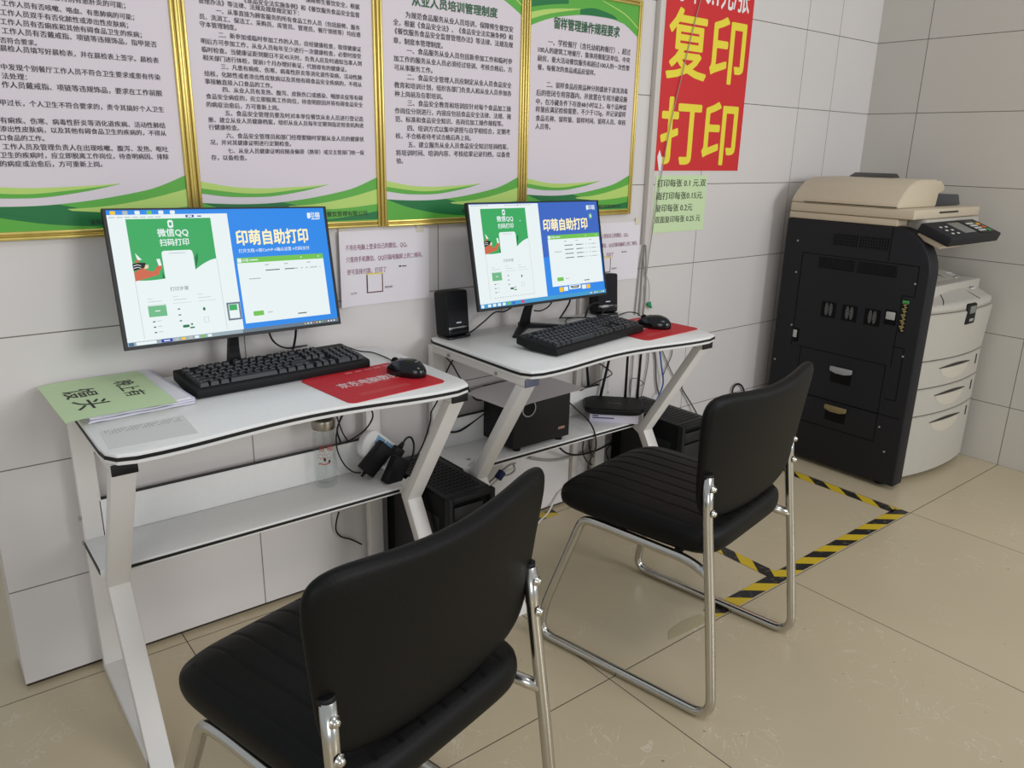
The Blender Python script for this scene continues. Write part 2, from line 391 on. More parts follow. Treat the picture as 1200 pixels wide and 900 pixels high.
# ------------------------------------------------------------------ copier
def copier():
    t = thing('photocopier', 'large charcoal and beige photocopier standing in the corner against the right wall', 'photocopier', (2.98, -.08, 0))
    W, Dp = .62, .61                              # local: x 0..W, y 0 (rear) .. -Dp (front)
    yz = lambda a, z, x: (x, a, z)
    # left side cover with the rounded upper front corner
    prof = [(0, .02), (-Dp-.0, .02), (-Dp, .86)]
    prof += [(-Dp+.15-.15*math.cos(q)*1.0, .86+.17*math.sin(q)) for q in [math.radians(k*9) for k in range(1, 11)]]
    prof += [(0, 1.03)]
    body = MB().prism(prof, yz, 0, .075, char, bev=.006).build('side_cover', t)
    X = -.0012
    def seam(pts, name='panel_seam', wd=.003):
        mb = MB()
        for (y0, z0), (y1, z1) in zip(pts, pts[1:]):
            d = Vector((y1-y0, z1-z0)); n = Vector((-d.y, d.x)).normalized()*wd/2
            mb.prism([(y0+n.x, z0+n.y), (y1+n.x, z1+n.y), (y1-n.x, z1-n.y), (y0-n.x, z0-n.y)], yz, X+.0005, .002, char2)
        return mb.build(name, body)
    o = lambda y: y+.08
    seam([(o(-.169), .50), (o(-.169), .895), (o(-.65), .895), (o(-.65), .78), (o(-.605), .78), (o(-.605), .50)])
    seam([(o(-.20), .502), (o(-.585), .502), (o(-.585), .303), (o(-.215), .303), (o(-.215), .502)])
    seam([(o(-.215), .300), (o(-.585), .300), (o(-.585), .183), (o(-.215), .183), (o(-.215), .300)])
    seam([(o(-.53), 1.028), (o(-.53), .90)])
    seam([(o(-.60), .58), (o(-.645), .58), (o(-.645), .37), (o(-.60), .37)]); seam([(o(-.585), .302), (o(-.672), .302)])
    for y0, y1, z0, z1 in ((-.30, -.395, .94, .985), (-.41, -.52, .94, .985)):
        mb = MB(); n = 10
        for k in range(n+1):
            yy = o(y0+(y1-y0)*k/n); mb.box((X, yy-.0022, z0), (.001, yy+.0022, z1), char2)
        for k in range(5):
            zz = z0+(z1-z0)*k/4; mb.box((X-.0004, o(y1), zz-.0015), (.001, o(y0), zz+.0015), char)
        mb.build('vent_grille', body)
    for y0, y1 in ((-.245, -.40), (-.412, -.57)):
        mb = MB(); mb.box((X*.5, o(y1), .842), (.001, o(y0), .886), char2)
        for k in range(22): yy = o(y0+(y1-y0)*(k+.5)/22); mb.box((X, yy-.0014, .844), (0, yy+.0014, .884), char)
        mb.build('vent_grille', body)
    for yc in (-.317, -.407, -.502):
        mb = MB(); mb.box((X*.5, o(yc)-.032, .645), (.001, o(yc)+.032, .710), char2)
        for k in range(11):
            zz = .655+k*.0047; hh = .014*math.sqrt(max(.05, 1-((k-5)/5.5)**2))
            for sgn in (-1, 1): mb.box((X, o(yc)+sgn*.009-hh*.55, zz-.0012), (0, o(yc)+sgn*.009+hh*.55, zz+.0012), M('pale grille', rgb(112, 112, 112), .5))
        mb.build('fan_grille', body)
    for y0, z0, w_, h_ in ((-.574, .697, .034, .03), (-.182, .552, .016, .032)):
        lt = MB().box((X-.002, o(y0)-w_/2-.006, z0-.035), (.001, o(y0)+w_/2+.006, z0+h_/2+.006), char2, .001).build('latch_recess', body)
        MB().box((X-.006, o(y0)-w_/2, z0-h_/2), (0, o(y0)+w_/2, z0+h_/2), M('latch', rgb(176, 176, 172), .45), .002).build('latch', body)
    for zc, cc in ((.438, M('silver handle', rgb(150, 150, 152), .35)), (.272, M('tan handle', rgb(128, 112, 74), .45))):
        MB().box((X, o(-.41)-.045, zc-.055), (.001, o(-.41)+.045, zc+.01), char2, .0004).build('handle_recess', body)
        MB().prism([(o(-.41)-.047, zc+.012), (o(-.41)+.047, zc+.012), (o(-.41)+.047, zc-.006), (o(-.41)+.02, zc-.014), (o(-.41)-.02, zc-.014), (o(-.41)-.047, zc-.006)], yz, X-.011, 0, cc, bev=.002).build('handle', body)
    mb = MB(); mb.box((X-.0003, o(-.632), .64), (0, o(-.612), .765), char2)
    gt = M('label gold', rgb(170, 156, 100), .5)
    for k in range(15):
        mb.box((X-.0008, o(-.630)+.004*(k % 2), .645+.0075*k), (0, o(-.630)+.010+.004*(k % 3), .6495+.0075*k), gt)
    mb.box((X-.0008, o(-.634), .752), (0, o(-.610), .763), M('label green', rgb(70, 170, 90), .5)); mb.build('warning_label', body)
    for y, z in ((-.14, .94), (-.15, .81), (-.16, .585), (-.10, .42), (-.645, .83), (-.645, .55), (-.60, .25), (-.635, .155)):
        MB().cyl((X-.0015, o(y), z), (.001, o(y), z), .004, grey_pl, 10).build('screw', body)
    # carcass behind the white front
    MB().box((.0755, -Dp+.056, .03), (W-.005, -.002, .80), offwhite, .004).build('carcass', t)
    MB().box((.0755, -.16, .8005), (W-.005, -.002, 1.03), offwhite, .004).build('rear_column', t)
    for x in (.06, W-.06):
        for y in (-.06, -Dp+.08): MB().cyl((x, y, 0), (x, y, .03), .022, black_soft, 14).build('foot', t)
    # curved front: bowed drawers
    def bow(x): return -.572-.034*(x-.075)/.54-.034*(1-((x-.345)/.275)**2)
    def front(z0, z1, xr0=0, xr1=0, name='paper_drawer', topb=None, g=.0025):
        pts = [(.078+(W-.078)*k/20, bow(.078+(W-.078)*k/20)) for k in range(21)]
        outline = pts+[(W, -Dp+.055), (.078, -Dp+.055)]
        b = MB(); bb = bmesh.new()
        A = [bb.verts.new((x, y, z0+g)) for x, y in outline]
        B = [bb.verts.new((x, y+(topb or 0)*(1 if k < 21 else 0), z1-g)) for k, (x, y) in enumerate(outline)]
        n = len(A); bb.faces.new(A); bb.faces.new(B[::-1])
        for i in range(n): bb.faces.new((A[i], B[i], B[(i+1) % n], A[(i+1) % n]))
        bmesh.ops.recalc_face_normals(bb, faces=bb.faces[:]); bmesh.ops.bevel(bb, geom=[e for e in bb.edges if abs(e.verts[0].co.z-e.verts[1].co.z) < 1e-4], offset=.003, segments=2, affect='EDGES')
        b.add(bb, offwhite); return b.build(name, t)
    rec = M('dark recess', rgb(52, 48, 42), .6)
    for z0, z1 in ((.022, .282), (.282, .398), (.398, .512)):
        d = front(z0, z1); zt = z1-.033
        # grip: a dark slit over a shallow scoop
        mb = MB(); n = 16
        for k in range(n):
            xa, xb = .23+.25*k/n, .23+.25*(k+1)/n
            def hz(x): q = (x-.23)/.25; return .003+.010*math.sin(math.pi*q)
            mb.poly([(xa, bow(xa)-.0015, zt-.004), (xb, bow(xb)-.0015, zt-.004), (xb, bow(xb)-.0015, zt-.004+hz(xb)), (xa, bow(xa)-.0015, zt-.004+hz(xa))], rec)
        mb.build('grip_slit', d)
        mb = MB()
        for k in range(n):
            xa, xb = .24+.23*k/n, .24+.23*(k+1)/n
            def hz(x): q = (x-.24)/.23; return .050*math.sqrt(max(0, math.sin(math.pi*q)))
            mb.poly([(xa, bow(xa)-.0008, zt-.006-hz(xa)), (xb, bow(xb)-.0008, zt-.006-hz(xb)), (xb, bow(xb)-.0008, zt-.006), (xa, bow(xa)-.0008, zt-.006)], M('grip scoop', rgb(196, 189, 174), .45))
        mb.build('grip_scoop', d)
        MB().box((.555, bow(.56)-.002, zt-.03), (.566, bow(.56)+.002, zt+.012), rec, .001).build('size_mark', d)
    up = front(.512, .705, name='front_cover', topb=-.012)
    MB().box((.105, bow(.11)-.0035, .545), (.125, bow(.11)+.01, .572), M('energy label', rgb(20, 130, 200), .5)).build('blue_label', up)
    # sloping upper cover: lip, hood and arched jam lid
    b = MB(); bb = bmesh.new(); rows = []
    prof = [(-.006, .705), (-.004, .733), (.03, .752), (.09, .790), (.16, .822), (.24, .838), (.33, .842), (.41, .825)]
    def hood_pt(x, t):
        t = min(max(t, 0), len(prof)-1.001); i = int(t); fr = t-i; dy = prof[i][0]*(1-fr)+prof[i+1][0]*fr; z = prof[i][1]*(1-fr)+prof[i+1][1]*fr
        k = max(0, z-.733)/.109
        return Vector((x, bow(x)*(1-min(1, max(0, dy)/.2))+(-Dp+.01)*min(1, max(0, dy)/.2)+dy, z-.085*k*max(0, 1-(x-.06)/.30)**1.5-.02*k*max(0, (x-.5)/.12)**2))
    for t_ in [q*.5 for q in range(15)]: rows.append([bb.verts.new(hood_pt(.078+(W-.078)*k/24, t_)) for k in range(25)])
    for A, B in zip(rows, rows[1:]):
        for k in range(24): f = bb.faces.new((A[k], A[k+1], B[k+1], B[k])); f.smooth = True
    bot = [bb.verts.new((v.co.x, -Dp+.12, .70)) for v in rows[0]]
    for k in range(24): bb.faces.new((rows[0][k+1], rows[0][k], bot[k], bot[k+1]))
    for e_ in (0, 24): bb.faces.new([r[e_] for r in rows]+[bb.verts.new((rows[-1][e_].co.x, rows[-1][e_].co.y, .70)), bot[e_]])
    bmesh.ops.recalc_face_normals(bb, faces=bb.faces[:]); b.add(bb, offwhite); hood = b.build('upper_cover', t)
    arch = [(.19, 1.2)]+[(.19+.24*q, 1.2+2.6*math.sin(math.pi*.5*min(1, q*1.15))) for q in [k/14 for k in range(1, 15)]]+[(.47, 1.2)]
    MB().tube([hood_pt(x, t_)+Vector((0, -.0005, .0005)) for x, t_ in arch], .0016, rec, 6, smooth_n=2).build('lid_seam', hood)
    dsp = MB().box((.335, bow(.38)-.014, .645), (.415, bow(.38)+.01, .730), black_soft, .008).build('status_panel', up)
    MB().box((.349, bow(.38)-.0155, .690), (.401, bow(.38)-.010, .720), M('lcd', rgb(120, 122, 116), .3), .001).build('lcd', dsp)
    MB().box((.358, bow(.38)-.0155, .657), (.394, bow(.38)-.010, .669), grey_pl, .002).build('key', dsp)
    st = MB(); off = Vector((0, -.0008, .0012))
    def patch(x0, x1, t0, t1, m, k=1): st.poly([hood_pt(x0, t0)+off*k, hood_pt(x1, t0)+off*k, hood_pt(x1, t1)+off*k, hood_pt(x0, t1)+off*k], m)
    for q in range(4): patch(.505, .560, 2.3+.4*q, 2.7+.4*q, M('sticker', rgb(226, 224, 220), .6))
    for q in range(3):
        for c in range(2): patch(.511+.026*c, .528+.026*c, 2.4+.5*q, 2.5+.5*q, ink, 1.4); patch(.518+.026*c, .522+.026*c, 2.4+.5*q, 2.75+.5*q, ink, 1.4)
    st.build('sticker', hood)
    # slim white post next to the side cover
    MB().box((.078, -Dp+.045, .7055), (.096, -Dp+.085, .965), offwhite, .003).build('front_post', t)
    # scanner base, glass frame and document feeder
    sc = MB().box((.004, -.46, 1.031), (W-.06, -.003, 1.058), beige, .004).build('scanner_base', t)
    MB().box((.08, -.535, .985), (W-.08, -.4605, 1.058), offwhite, .008).build('scanner_front', t)
    df = [(0, 1.096), (.004, 1.112), (.035, 1.145), (.075, 1.175), (.12, 1.192), (.18, 1.197), (.325, 1.197), (.365, 1.172), (.360, 1.156), (.318, 1.146), (.308, 1.096)]
    fd = MB().prism(df, lambda x, z, y: (x, y, z), -.455, -.006, beige, bev=.006).build('document_feeder', t)
    MB().prism([(-.0015, 1.102), (.0025, 1.1135), (.033, 1.1475), (.073, 1.178), (.119, 1.1955), (.18, 1.2005), (.29, 1.2005), (.29, 1.194), (.18, 1.194), (.122, 1.188), (.078, 1.170), (.038, 1.141), (.007, 1.11), (.005, 1.102)], lambda x, z, y: (x, y, z), -.450, -.065, beige, bev=.001).build('feeder_cover', fd)
    sm = MB(); sm.box((-.0022, -.450, 1.099), (.004, -.065, 1.1015), rec); sm.build('seam', fd)
    for k in range(2): MB().box((.322+.014*k, -.30, 1.1935-.008*k), (.328+.014*k, -.29, 1.1985-.008*k), rec).build('indicator', fd)
    tr = MB().prism([(.320, 1.097), (.555, 1.097), (.525, 1.140), (.32, 1.142)], lambda x, z, y: (x, y, z), -.445, -.03, M('smoked tray', rgb(58, 60, 66), .35), bev=.004).build('document_tray', t)
    MB().box((0, -.520, 1.0595), (.565, -.006, 1.0955), beige, .005).build('output_tray', t)
    MB().box((.20, -.5225, 1.078), (.36, -.519, 1.085), rec, .001).build('tray_slot', t)
    MB().prism([(.12, 1.2015), (.20, 1.2015), (.17, 1.218)], lambda x, z, y: (x+.1, y, z), -.30, -.12, M('dark flap', rgb(60, 58, 56), .5), bev=.002).build('tray_flap', t)
    # tilted control panel
    cp = MB(); R4 = Matrix.Translation((.212, -.541, 1.040)) @ Matrix.Rotation(math.radians(21), 4, 'X')
    cp.box((-.207, -.128, -.022), (.225, .0, .014), char, .006, mtx=R4)
    c = cp.build('control_panel', t)
    MB().box((-.045, -.10, .0135), (.055, -.022, .0155), M('lcd', rgb(120, 122, 116), .3), .001, mtx=R4).build('display', c)
    MB().box((.065, -.115, .0135), (.19, -.008, .0165), black_pl, .002, mtx=R4).build('key_field', c)
    key = M('key pale', rgb(205, 205, 200), .5)
    for r_ in range(4):
        for q in range(3):
            MB().box((.083+q*.021, -.036-r_*.018-.011, .016), (.083+q*.021+.014, -.036-r_*.018, .0185), key, .001, mtx=R4).build('key', c)
    for n_, (xx, yy, cc) in enumerate(((.165, -.05, rgb(230, 160, 40)), (.165, -.075, rgb(200, 90, 50)), (.163, -.098, rgb(60, 150, 80)))):
        MB().box((xx-.012, yy-.008, .016), (xx+.012, yy+.008, .0195), M('key colour %d' % n_, cc, .5), .002, mtx=R4).build('key', c)
    for r_ in range(3):
        for q in range(2): MB().box((-.15+q*.045, -.05-r_*.025, .0135), (-.15+q*.045+.016, -.05-r_*.025+.008, .016), key, .001, mtx=R4).build('key', c)
    MB().box((-.19, -.10, -.045), (-.02, -.002, -.0225), beige, .004, mtx=R4).build('panel_bracket', t)
copier()

# ------------------------------------------------------------------ wall: posters, banner, notices, trunking
PY = -.012
def smooth(pts, n=4): return [(p.x, p.y) for p in catmull([Vector((a, b, 0)) for a, b in pts], n)]
def poster(x0, x1, z0, z1, label, lines, title=None):
    t = thing('framed_poster', label, 'poster', (0, 0, 0), 0, 'framed hygiene rule posters')
    W = x1-x0; k = W/.466
    b = MB(); b.box((x0-.004, -.0115, z0-.004), (x1+.004, -.001, z1+.004), poster_bg)
    def P(pts, mat, d): b.poly([(x0+a*k, PY-d, z0+c) for a, c in pts], mat)
    gtop = smooth([(0, .057), (.088, .052), (.175, .053), (.266, .062), (.361, .078), (.41, .091), (.466, .114)])
    P([(0, 0), (.466, 0)]+gtop[::-1], G_mid, .0000)
    lens = smooth([(0, .057), (.067, .034), (.153, .016), (.22, .008), (.30, .003)]); lt = [p for p in gtop if p[0] < .30]
    P(lens+[(.30, gtop[[q[0] for q in gtop].index(min((q[0] for q in gtop), key=lambda v: abs(v-.30)))][1]*.45)]+[(a, c-.0004) for a, c in lt[::-1][4:]][0:], G_dark, .0002)
    P(smooth([(.212, .044), (.277, .047), (.341, .055), (.406, .068), (.466, .083)])+smooth([(.466, .043), (.39, .036), (.315, .033), (.221, .040)]), G_light, .0003)
    P([(.265, .002), (.466, .002)]+smooth([(.466, .024), (.404, .015), (.338, .008), (.265, .003)]), G_dark, .0003)
    s1t = smooth([(0, .107), (.047, .098), (.089, .092), (.153, .089), (.22, .091), (.275, .0935), (.327, .0975)])
    s1b = smooth([(0, .091), (.089, .079), (.153, .077), (.22, .083), (.289, .091), (.327, .097)])
    s2b = smooth([(0, .079), (.047, .072), (.088, .069), (.166, .069), (.243, .079), (.289, .088), (.327, .097)])
    P(s1t+s1b[::-1][1:], G_light, .0001); P(s1b[:-1]+s2b[::-1], G_mid, .0001)
    H = z1-z0
    dome = smooth([(0, -.105), (.078, -.078), (.171, -.060), (.237, -.053), (.33, -.052), (.38, -.058), (.411, -.066), (.466, -.094)])
    T = lambda pts: [(a, H+c) for a, c in pts]
    P(T([(0, 0), (.466, 0)]+dome[::-1]), G_mid, .0000)
    P(T([(0, -.001), (.15, -.001)]+smooth([(.15, -.03), (.077, -.040), (0, -.055)])), G_dark, .0002)
    P(T(smooth([(0, -.069), (.077, -.052), (.20, -.038)])+smooth([(.20, -.040), (.077, -.065), (0, -.088)])), G_light, .0003)
    P(T(smooth([(.20, -.040), (.26, -.030), (.34, -.040), (.37, -.0525)])+smooth([(.33, -.0515), (.237, -.0525), (.20, -.055)])), G_dark, .0002)
    P(T(smooth([(.30, -.004), (.40, -.030), (.466, -.065)])+smooth([(.466, -.070), (.40, -.034), (.29, -.004)])), G_light, .0003)
    F = XZ(PY-.0008)
    for s, q0, q1 in lines:
        A, B = at(*q0, PY), at(*q1, PY); b.text(s, A.x, B.x, (A.z+B.z)/2, F, ink, .008, tall=1.0)
    if title:
        s, q0, q1, h = title; A, B = at(*q0, PY), at(*q1, PY); b.text(s, A.x, B.x, (A.z+B.z)/2, F, G_title, .022, h)
    b.build('printed_panel', t)
    fw = .0185
    for name, (xa, xb, za, zb) in dict(l=(x0-fw, x0, z0-fw, z1+fw), r=(x1, x1+fw, z0-fw, z1+fw), b=(x0, x1, z0-fw, z0), t=(x0, x1, z1, z1+fw)).items():
        m = MB(); vert = name in 'lr'
        # stepped moulding: two ridges with a groove
        if vert: 
            for p, q, d in ((0, .38, .017), (.38, .6, .012), (.6, 1, .015)): m.box((xa+fw*p+.0003, -d, za), (xa+fw*q-.0003, -.0005, zb), gold, .002)
        else:
            for p, q, d in ((0, .38, .017), (.38, .6, .012), (.6, 1, .015)): m.box((xa, -d, za+fw*p), (xb, -.0005, za+fw*q), gold, .002)
        m.build('frame_bar', t)
    return t
def L(cx, cy, k, rows): return [(s, (cx+a/k, cy+b/k), (cx+c/k, cy+d/k)) for s, a, b, c, d in rows]
poster(.105, .571, 1.092, 1.755, 'gold framed hygiene poster at the far left, cut by the photo edge',
 L(0, 0, 5, [('自己是否特别有患肝炎的可能；', 190, 0, 730, 4), ('工作人员有否咳嗽、咯血、有患肺病的可能；', 8, 15, 785, 103), ('工作人员双手有否化脓性或渗出性皮肤病；', 0, 68, 750, 150),
  ('工作人员有否痢疾和其他有碍食品卫生的疾病；', 0, 122, 830, 207), ('工作人员有否戴戒指、项链等违规饰品，指甲是否', 10, 178, 918, 262), ('否符合要求。', 0, 235, 215, 252),
  ('晨检人员填写好晨检表，并在晨检表上签字。晨检表', 0, 280, 930, 356), ('中发现个别餐厅工作人员不符合卫生要求或患有传染', 5, 387, 940, 457), ('法处理：', 10, 440, 158, 456),
  ('作人员戴戒指、项链等违规饰品，要求在工作前脱', 10, 492, 950, 550), ('甲过长，个人卫生不符合要求的，责令其搞好个人卫生', 0, 600, 960, 643), ('有痢疾、伤寒、病毒性肝炎等消化道疾病、活动性肺结', 0, 702, 968, 738),
  ('渗出性皮肤病，以及其他有碍食品卫生的疾病的，不得从', 0, 753, 973, 783), ('口食品的工作。', 0, 803, 260, 815), ('工作人员及管理负责人在出现咳嗽、腹泻、发热、呕吐', 15, 855, 985, 878)])
 + L(0, 120, 5, [('卫生的疾病时，应立即脱离工作岗位，待查明病因、排除', 0, 305, 988, 322), ('的病症或治愈后，方可重新上岗。', 0, 357, 600, 365), ('安阳', 530, 703, 596, 700)]))
poster(.606, 1.077, 1.085, 1.755, 'gold framed hygiene poster directly above the larger left monitor',
 L(220, 0, 5, [('保障师生餐饮安全，根据', 690, 0, 1006, 40), ('《食品安全法实施条例》和《餐饮服务食品安全监督', 330, 0, 1006, 90), ('管理办法》等法律、法规及规章规定如下：', 62, 5, 650, 74),
  ('一、从事直接为顾客服务的所有食品工作人员（包括厨师、服务', 165, 62, 1008, 165), ('员、洗消工、保洁工、采购员、库管员、管理员、餐厅领班等）均应遵', 68, 92, 1012, 208), ('守本管理制度。', 70, 137, 285, 166),
  ('二、新参加或临时参加工作的人员，应经健康检查，取得健康证', 180, 200, 1015, 293), ('明后方可参加工作，从业人员每年至少进行一次健康检查，必要时接受', 78, 235, 1015, 335), ('临时检查。当健康证距到期日不足45天时，负责人应及时通知当事人到', 83, 285, 1018, 377),
  ('相关部门进行体检，提前1个月办理好新证，代替原有的健康证。', 88, 332, 930, 412), ('三、凡患有痢疾、伤寒、病毒性肝炎等消化道传染病，活动性肺', 195, 388, 1020, 458), ('结核，化脓性或者渗出性皮肤病以及其他有碍食品安全疾病的，不得从', 97, 427, 1020, 500),
  ('事接触直接入口食品的工作。', 100, 473, 495, 505), ('四、从业人员有发热、腹泻、皮肤伤口或感染、咽部炎症等有碍', 205, 522, 1025, 578), ('食品安全病症的，应立即脱离工作岗位，待查明原因并将有碍食品安全', 107, 562, 1025, 617),
  ('的病症治愈后，方可重新上岗。', 110, 608, 535, 636), ('五、食品安全管理员要及时对本单位餐饮从业人员进行登记造', 218, 660, 1028, 700), ('册、建立从业人员健康档案，组织从业人员每年定期到指定检查机构进', 120, 697, 1030, 740),
  ('行健康检查。', 123, 743, 300, 752), ('六、食品安全管理员和部门经理要随时掌握从业人员的健康状', 225, 793, 1032, 818), ('况，并对其健康证明进行定期检查。', 132, 832, 605, 845)])
 + L(220, 120, 5, [('七、从业人员健康证明应随身佩带（携带）或交主管部门统一保', 235, 280, 1033, 298), ('存，以备检查。', 138, 320, 345, 328), ('餐饮管理有限公司', 815, 657, 1050, 647)]))
poster(1.107, 1.573, 1.083, 1.755, 'gold framed training rules poster, third from left, above the smaller monitor',
 L(440, 0, 6.667, [('为规范食品服务从业人员培训，保障师生餐饮安', 235, 115, 1075, 232), ('全，根据《食品安全法》、《食品安全法实施条例》和', 138, 175, 1072, 290), ('《餐饮服务食品安全监督管理办法》等法律、法规及规', 150, 237, 1073, 358), ('章，制度本管理制度。', 140, 310, 525, 362),
  ('一、食品服务从业人员包括新参加工作和临时参', 245, 393, 1068, 483), ('加工作的服务从业人员必须经过培训、考核合格后，方', 143, 453, 1067, 548), ('可从事服务工作。', 147, 520, 445, 556), ('二、食品安全管理人员应制定从业人员食品安全', 247, 597, 1062, 672),
  ('教育和培训计划，组织各部门负责人和从业人员参加各', 147, 657, 1062, 737), ('种上岗前及在职培训。', 150, 728, 525, 760), ('三、食品安全教育和培训应针对每个食品加工操', 250, 802, 1058, 854)])
 + L(440, 125, 6.667, [('作岗位分别进行，内容应包括食品安全法律、法规、规', 152, 30, 1058, 80), ('范、标准和食品安全知识、各岗位加工操作规程等。', 155, 93, 995, 138), ('四、培训方式以集中讲授与自学相结合，定期考', 250, 163, 1052, 203),
  ('核，不合格者待考试合格后再上岗。', 157, 223, 745, 250), ('五、建立服务从业人员食品安全知识培训档案，', 255, 293, 1035, 318), ('将培训时间、培训内容、考核结果记录归档，以备查', 160, 358, 1050, 378), ('验。', 163, 418, 215, 430), ('安', 675, 812, 700, 811)]),
 title=('从业人员培训管理制度', (440+285/6.667, 10/6.667), (440+952/6.667, 97/6.667), .0245))
poster(1.611, 2.073, 1.087, 1.742, 'gold framed food sample rules poster at the right end of the row',
 L(600, 0, 6.667, [('一、学校餐厅（含托幼机构餐厅）、超过', 283, 325, 925, 412), ('100人的建筑工地餐厅、集体用餐配送单位、中央', 205, 385, 922, 473), ('厨房，重大活动餐饮服务和超过100人的一次性聚', 200, 452, 918, 535), ('餐，每餐次的食品成品应留样。', 200, 520, 650, 573),
  ('二、留样食品应按品种分别盛放于清洗消毒', 270, 657, 903, 718), ('后的密闭专用容器内，并放置在专用冷藏设施', 190, 720, 900, 782), ('中，在冷藏条件下存放48小时以上，每个品种留', 188, 792, 893, 842)])
 + L(600, 125, 6.667, [('样量应满足检验需要，不少于125g，并记录留样', 185, 20, 888, 62), ('食品名称、留样量、留样时间、留样人员、审核', 185, 88, 887, 127), ('人员等。', 183, 152, 300, 160), ('餐饮管理有限公司', 675, 781, 845, 776)]),
 title=('留样管理操作规程要求', (600+330/6.667, 175/6.667), (600+840/6.667, 258/6.667), .030))

# red banner and price list
b = MB(); b.box((2.198, -.0018, 1.217), (2.708, -.0004, 2.06), red_ink)
F = XZ(-.0022)
bold = .017
b.text('打印', 2.236, 2.672, 1.350, F, yel_ink, bold, .213); b.text('复印', 2.240, 2.676, 1.644, F, yel_ink, bold, .212); b.text('打印 0.1元/张', 2.25, 2.678, 1.832, F, wht_ink, .02, .09)
b.poly([(2.238, -.0024, 1.2165), (2.254, -.0024, 1.2165), (2.252, -.0024, 1.258), (2.235, -.0024, 1.290), (2.225, -.0024, 1.265)], wht_ink)
tag(b.build('red_banner'), 'tall red banner with large yellow characters on the tiled wall', 'banner')
b = MB(); b.box((2.226, -.0016, .993), (2.522, -.0004, 1.200), green_paper)
F = XZ(-.0020)
for s, z, x1, bo, q in (('打印每张 0.1 元.双', 1.172, 2.514, .014, .026), ('面打印每张0.15元.', 1.126, 2.505, .014, .026), ('复印每张 0.2元', 1.082, 2.446, .014, .026), ('双面复印每张 0.25 元', 1.040, 2.498, .012, .024)):
    b.text(s, 2.236, x1, z, F, black_edge, bo, q)
tag(b.build('price_list'), 'pale green price list taped below the red banner', 'notice')
ink_p = M('purple ink', rgb(128, 44, 84), .6)
def notice(name, label, x0, x1, z0, z1, dx, dz, rot):
    t = thing(name, label, 'notice', (x0, -.001, z0), 0, 'printed payment notices on the wall')
    Wd, Ht = x1-x0, z1-z0
    b = MB(); n = 14
    for k in range(n):
        xa, xb = Wd*k/n, Wd*(k+1)/n; ya, yb = [-.0015-.010*max(0, 1-q/(.16*Wd))**2 for q in (xa, xb)]
        for (u0, u1) in ((0, 1),): b.poly([(xa, ya, 0), (xb, yb, 0), (xb, yb, Ht), (xa, ya, Ht)], paper)
    Fn = lambda a, c: (a, -.0020-.010*max(0, 1-a/(.16*Wd))**2, c)
    b.text('不用在电脑上登录自己的微信、QQ。', .022, .219, Ht-.0455, Fn, ink_p, .008, .0145)
    b.text('只需用手机微信、QQ扫描电脑屏上的二维码，', .023, .270, Ht-.0785, Fn, ink_p, .008, .0145)
    b.text('便可直接付款、打印了', .024, .148, Ht-.1125, Fn, ink_p, .008, .0145)
    b.text('QQ号：', .032, .055, .036, Fn, ink, .004, .006); b.text('微信群：', .142, .170, .045, Fn, ink, .004, .006)
    b.box((.084, -.0024, .033), (.136, -.0022, .089), M('notice frame dark', rgb(92, 44, 40), .6)); b.box((.084, -.0026, .085), (.136, -.0024, .089), M('notice frame yellow', rgb(226, 206, 90), .6)); b.box((.0875, -.0027, .036), (.1325, -.0025, .085), paper)
    b.box((.190, -.0026, .100), (.197, -.0022, .104), ink); b.box((.200, -.0026, .1005), (.215, -.0022, .103), ink)
    sh = b.build('sheet', t)
    tp = M('clear tape', rgb(214, 208, 188), .25)
    for xa in ((.004, .25) if Wd > .25 else (.03,)): MB().box((xa, -.0032, Ht-.012), (xa+.024, -.0027, Ht+.012), tp).build('tape_piece', t)
notice('payment_notice', 'white payment notice taped to the wall between the two monitors', .957, 1.250, .848, 1.057, 0, 0, 0)
notice('payment_notice', 'white payment notice partly hidden behind the right monitor', 1.880, 2.160, .832, 1.040, 0, 0, 0)
b = MB(); b.box((2.168, -.022, .957), (2.194, -.0006, 3.0), M('trunking', rgb(206, 200, 194), .45), .002)
struct(b.build('trim_1'))
struct(MB().box((1.86, -.018, .0065), (1.885, -.0006, .94), M('trunking'), .002).build('trim_2'))

# ------------------------------------------------------------------ floor tape
tape_y, tape_k = rgb(206, 176, 40), rgb(38, 36, 34)
def tape_mat():
    m = bpy.data.materials.new('hazard tape'); m.use_nodes = True; nt = m.node_tree; N, Lk = nt.nodes.new, nt.links.new; bs = nt.nodes['Principled BSDF']
    g = N('ShaderNodeTexCoord'); sp = N('ShaderNodeSeparateXYZ'); Lk(g.outputs['Object'], sp.inputs[0])
    def mth(op, a, c):
        n = N('ShaderNodeMath'); n.operation = op
        for i, v in enumerate((a, c)):
            if isinstance(v, (int, float)): n.inputs[i].default_value = v
            else: Lk(v, n.inputs[i])
        return n.outputs[0]
    s = mth('LESS_THAN', mth('FRACT', mth('DIVIDE', mth('ADD', sp.outputs[0], mth('MULTIPLY', sp.outputs[1], 1.25)), .136), 0), .5)
    mx = N('ShaderNodeMix'); mx.data_type = 'RGBA'; Lk(s, mx.inputs[0]); mx.inputs[6].default_value = tape_y; mx.inputs[7].default_value = tape_k
    no = N('ShaderNodeTexNoise'); no.inputs['Scale'].default_value = 60; no.inputs['Detail'].default_value = 5; Lk(g.outputs['Object'], no.inputs['Vector'])
    wr = mth('MULTIPLY', mth('GREATER_THAN', no.outputs[0], .60), mth('MULTIPLY', s, .55))
    m2 = N('ShaderNodeMix'); m2.data_type = 'RGBA'; Lk(wr, m2.inputs[0]); Lk(mx.outputs[2], m2.inputs[6]); m2.inputs[7].default_value = rgb(110, 102, 84)
    Lk(m2.outputs[2], bs.inputs['Base Color']); bs.inputs['Roughness'].default_value = .45; return m
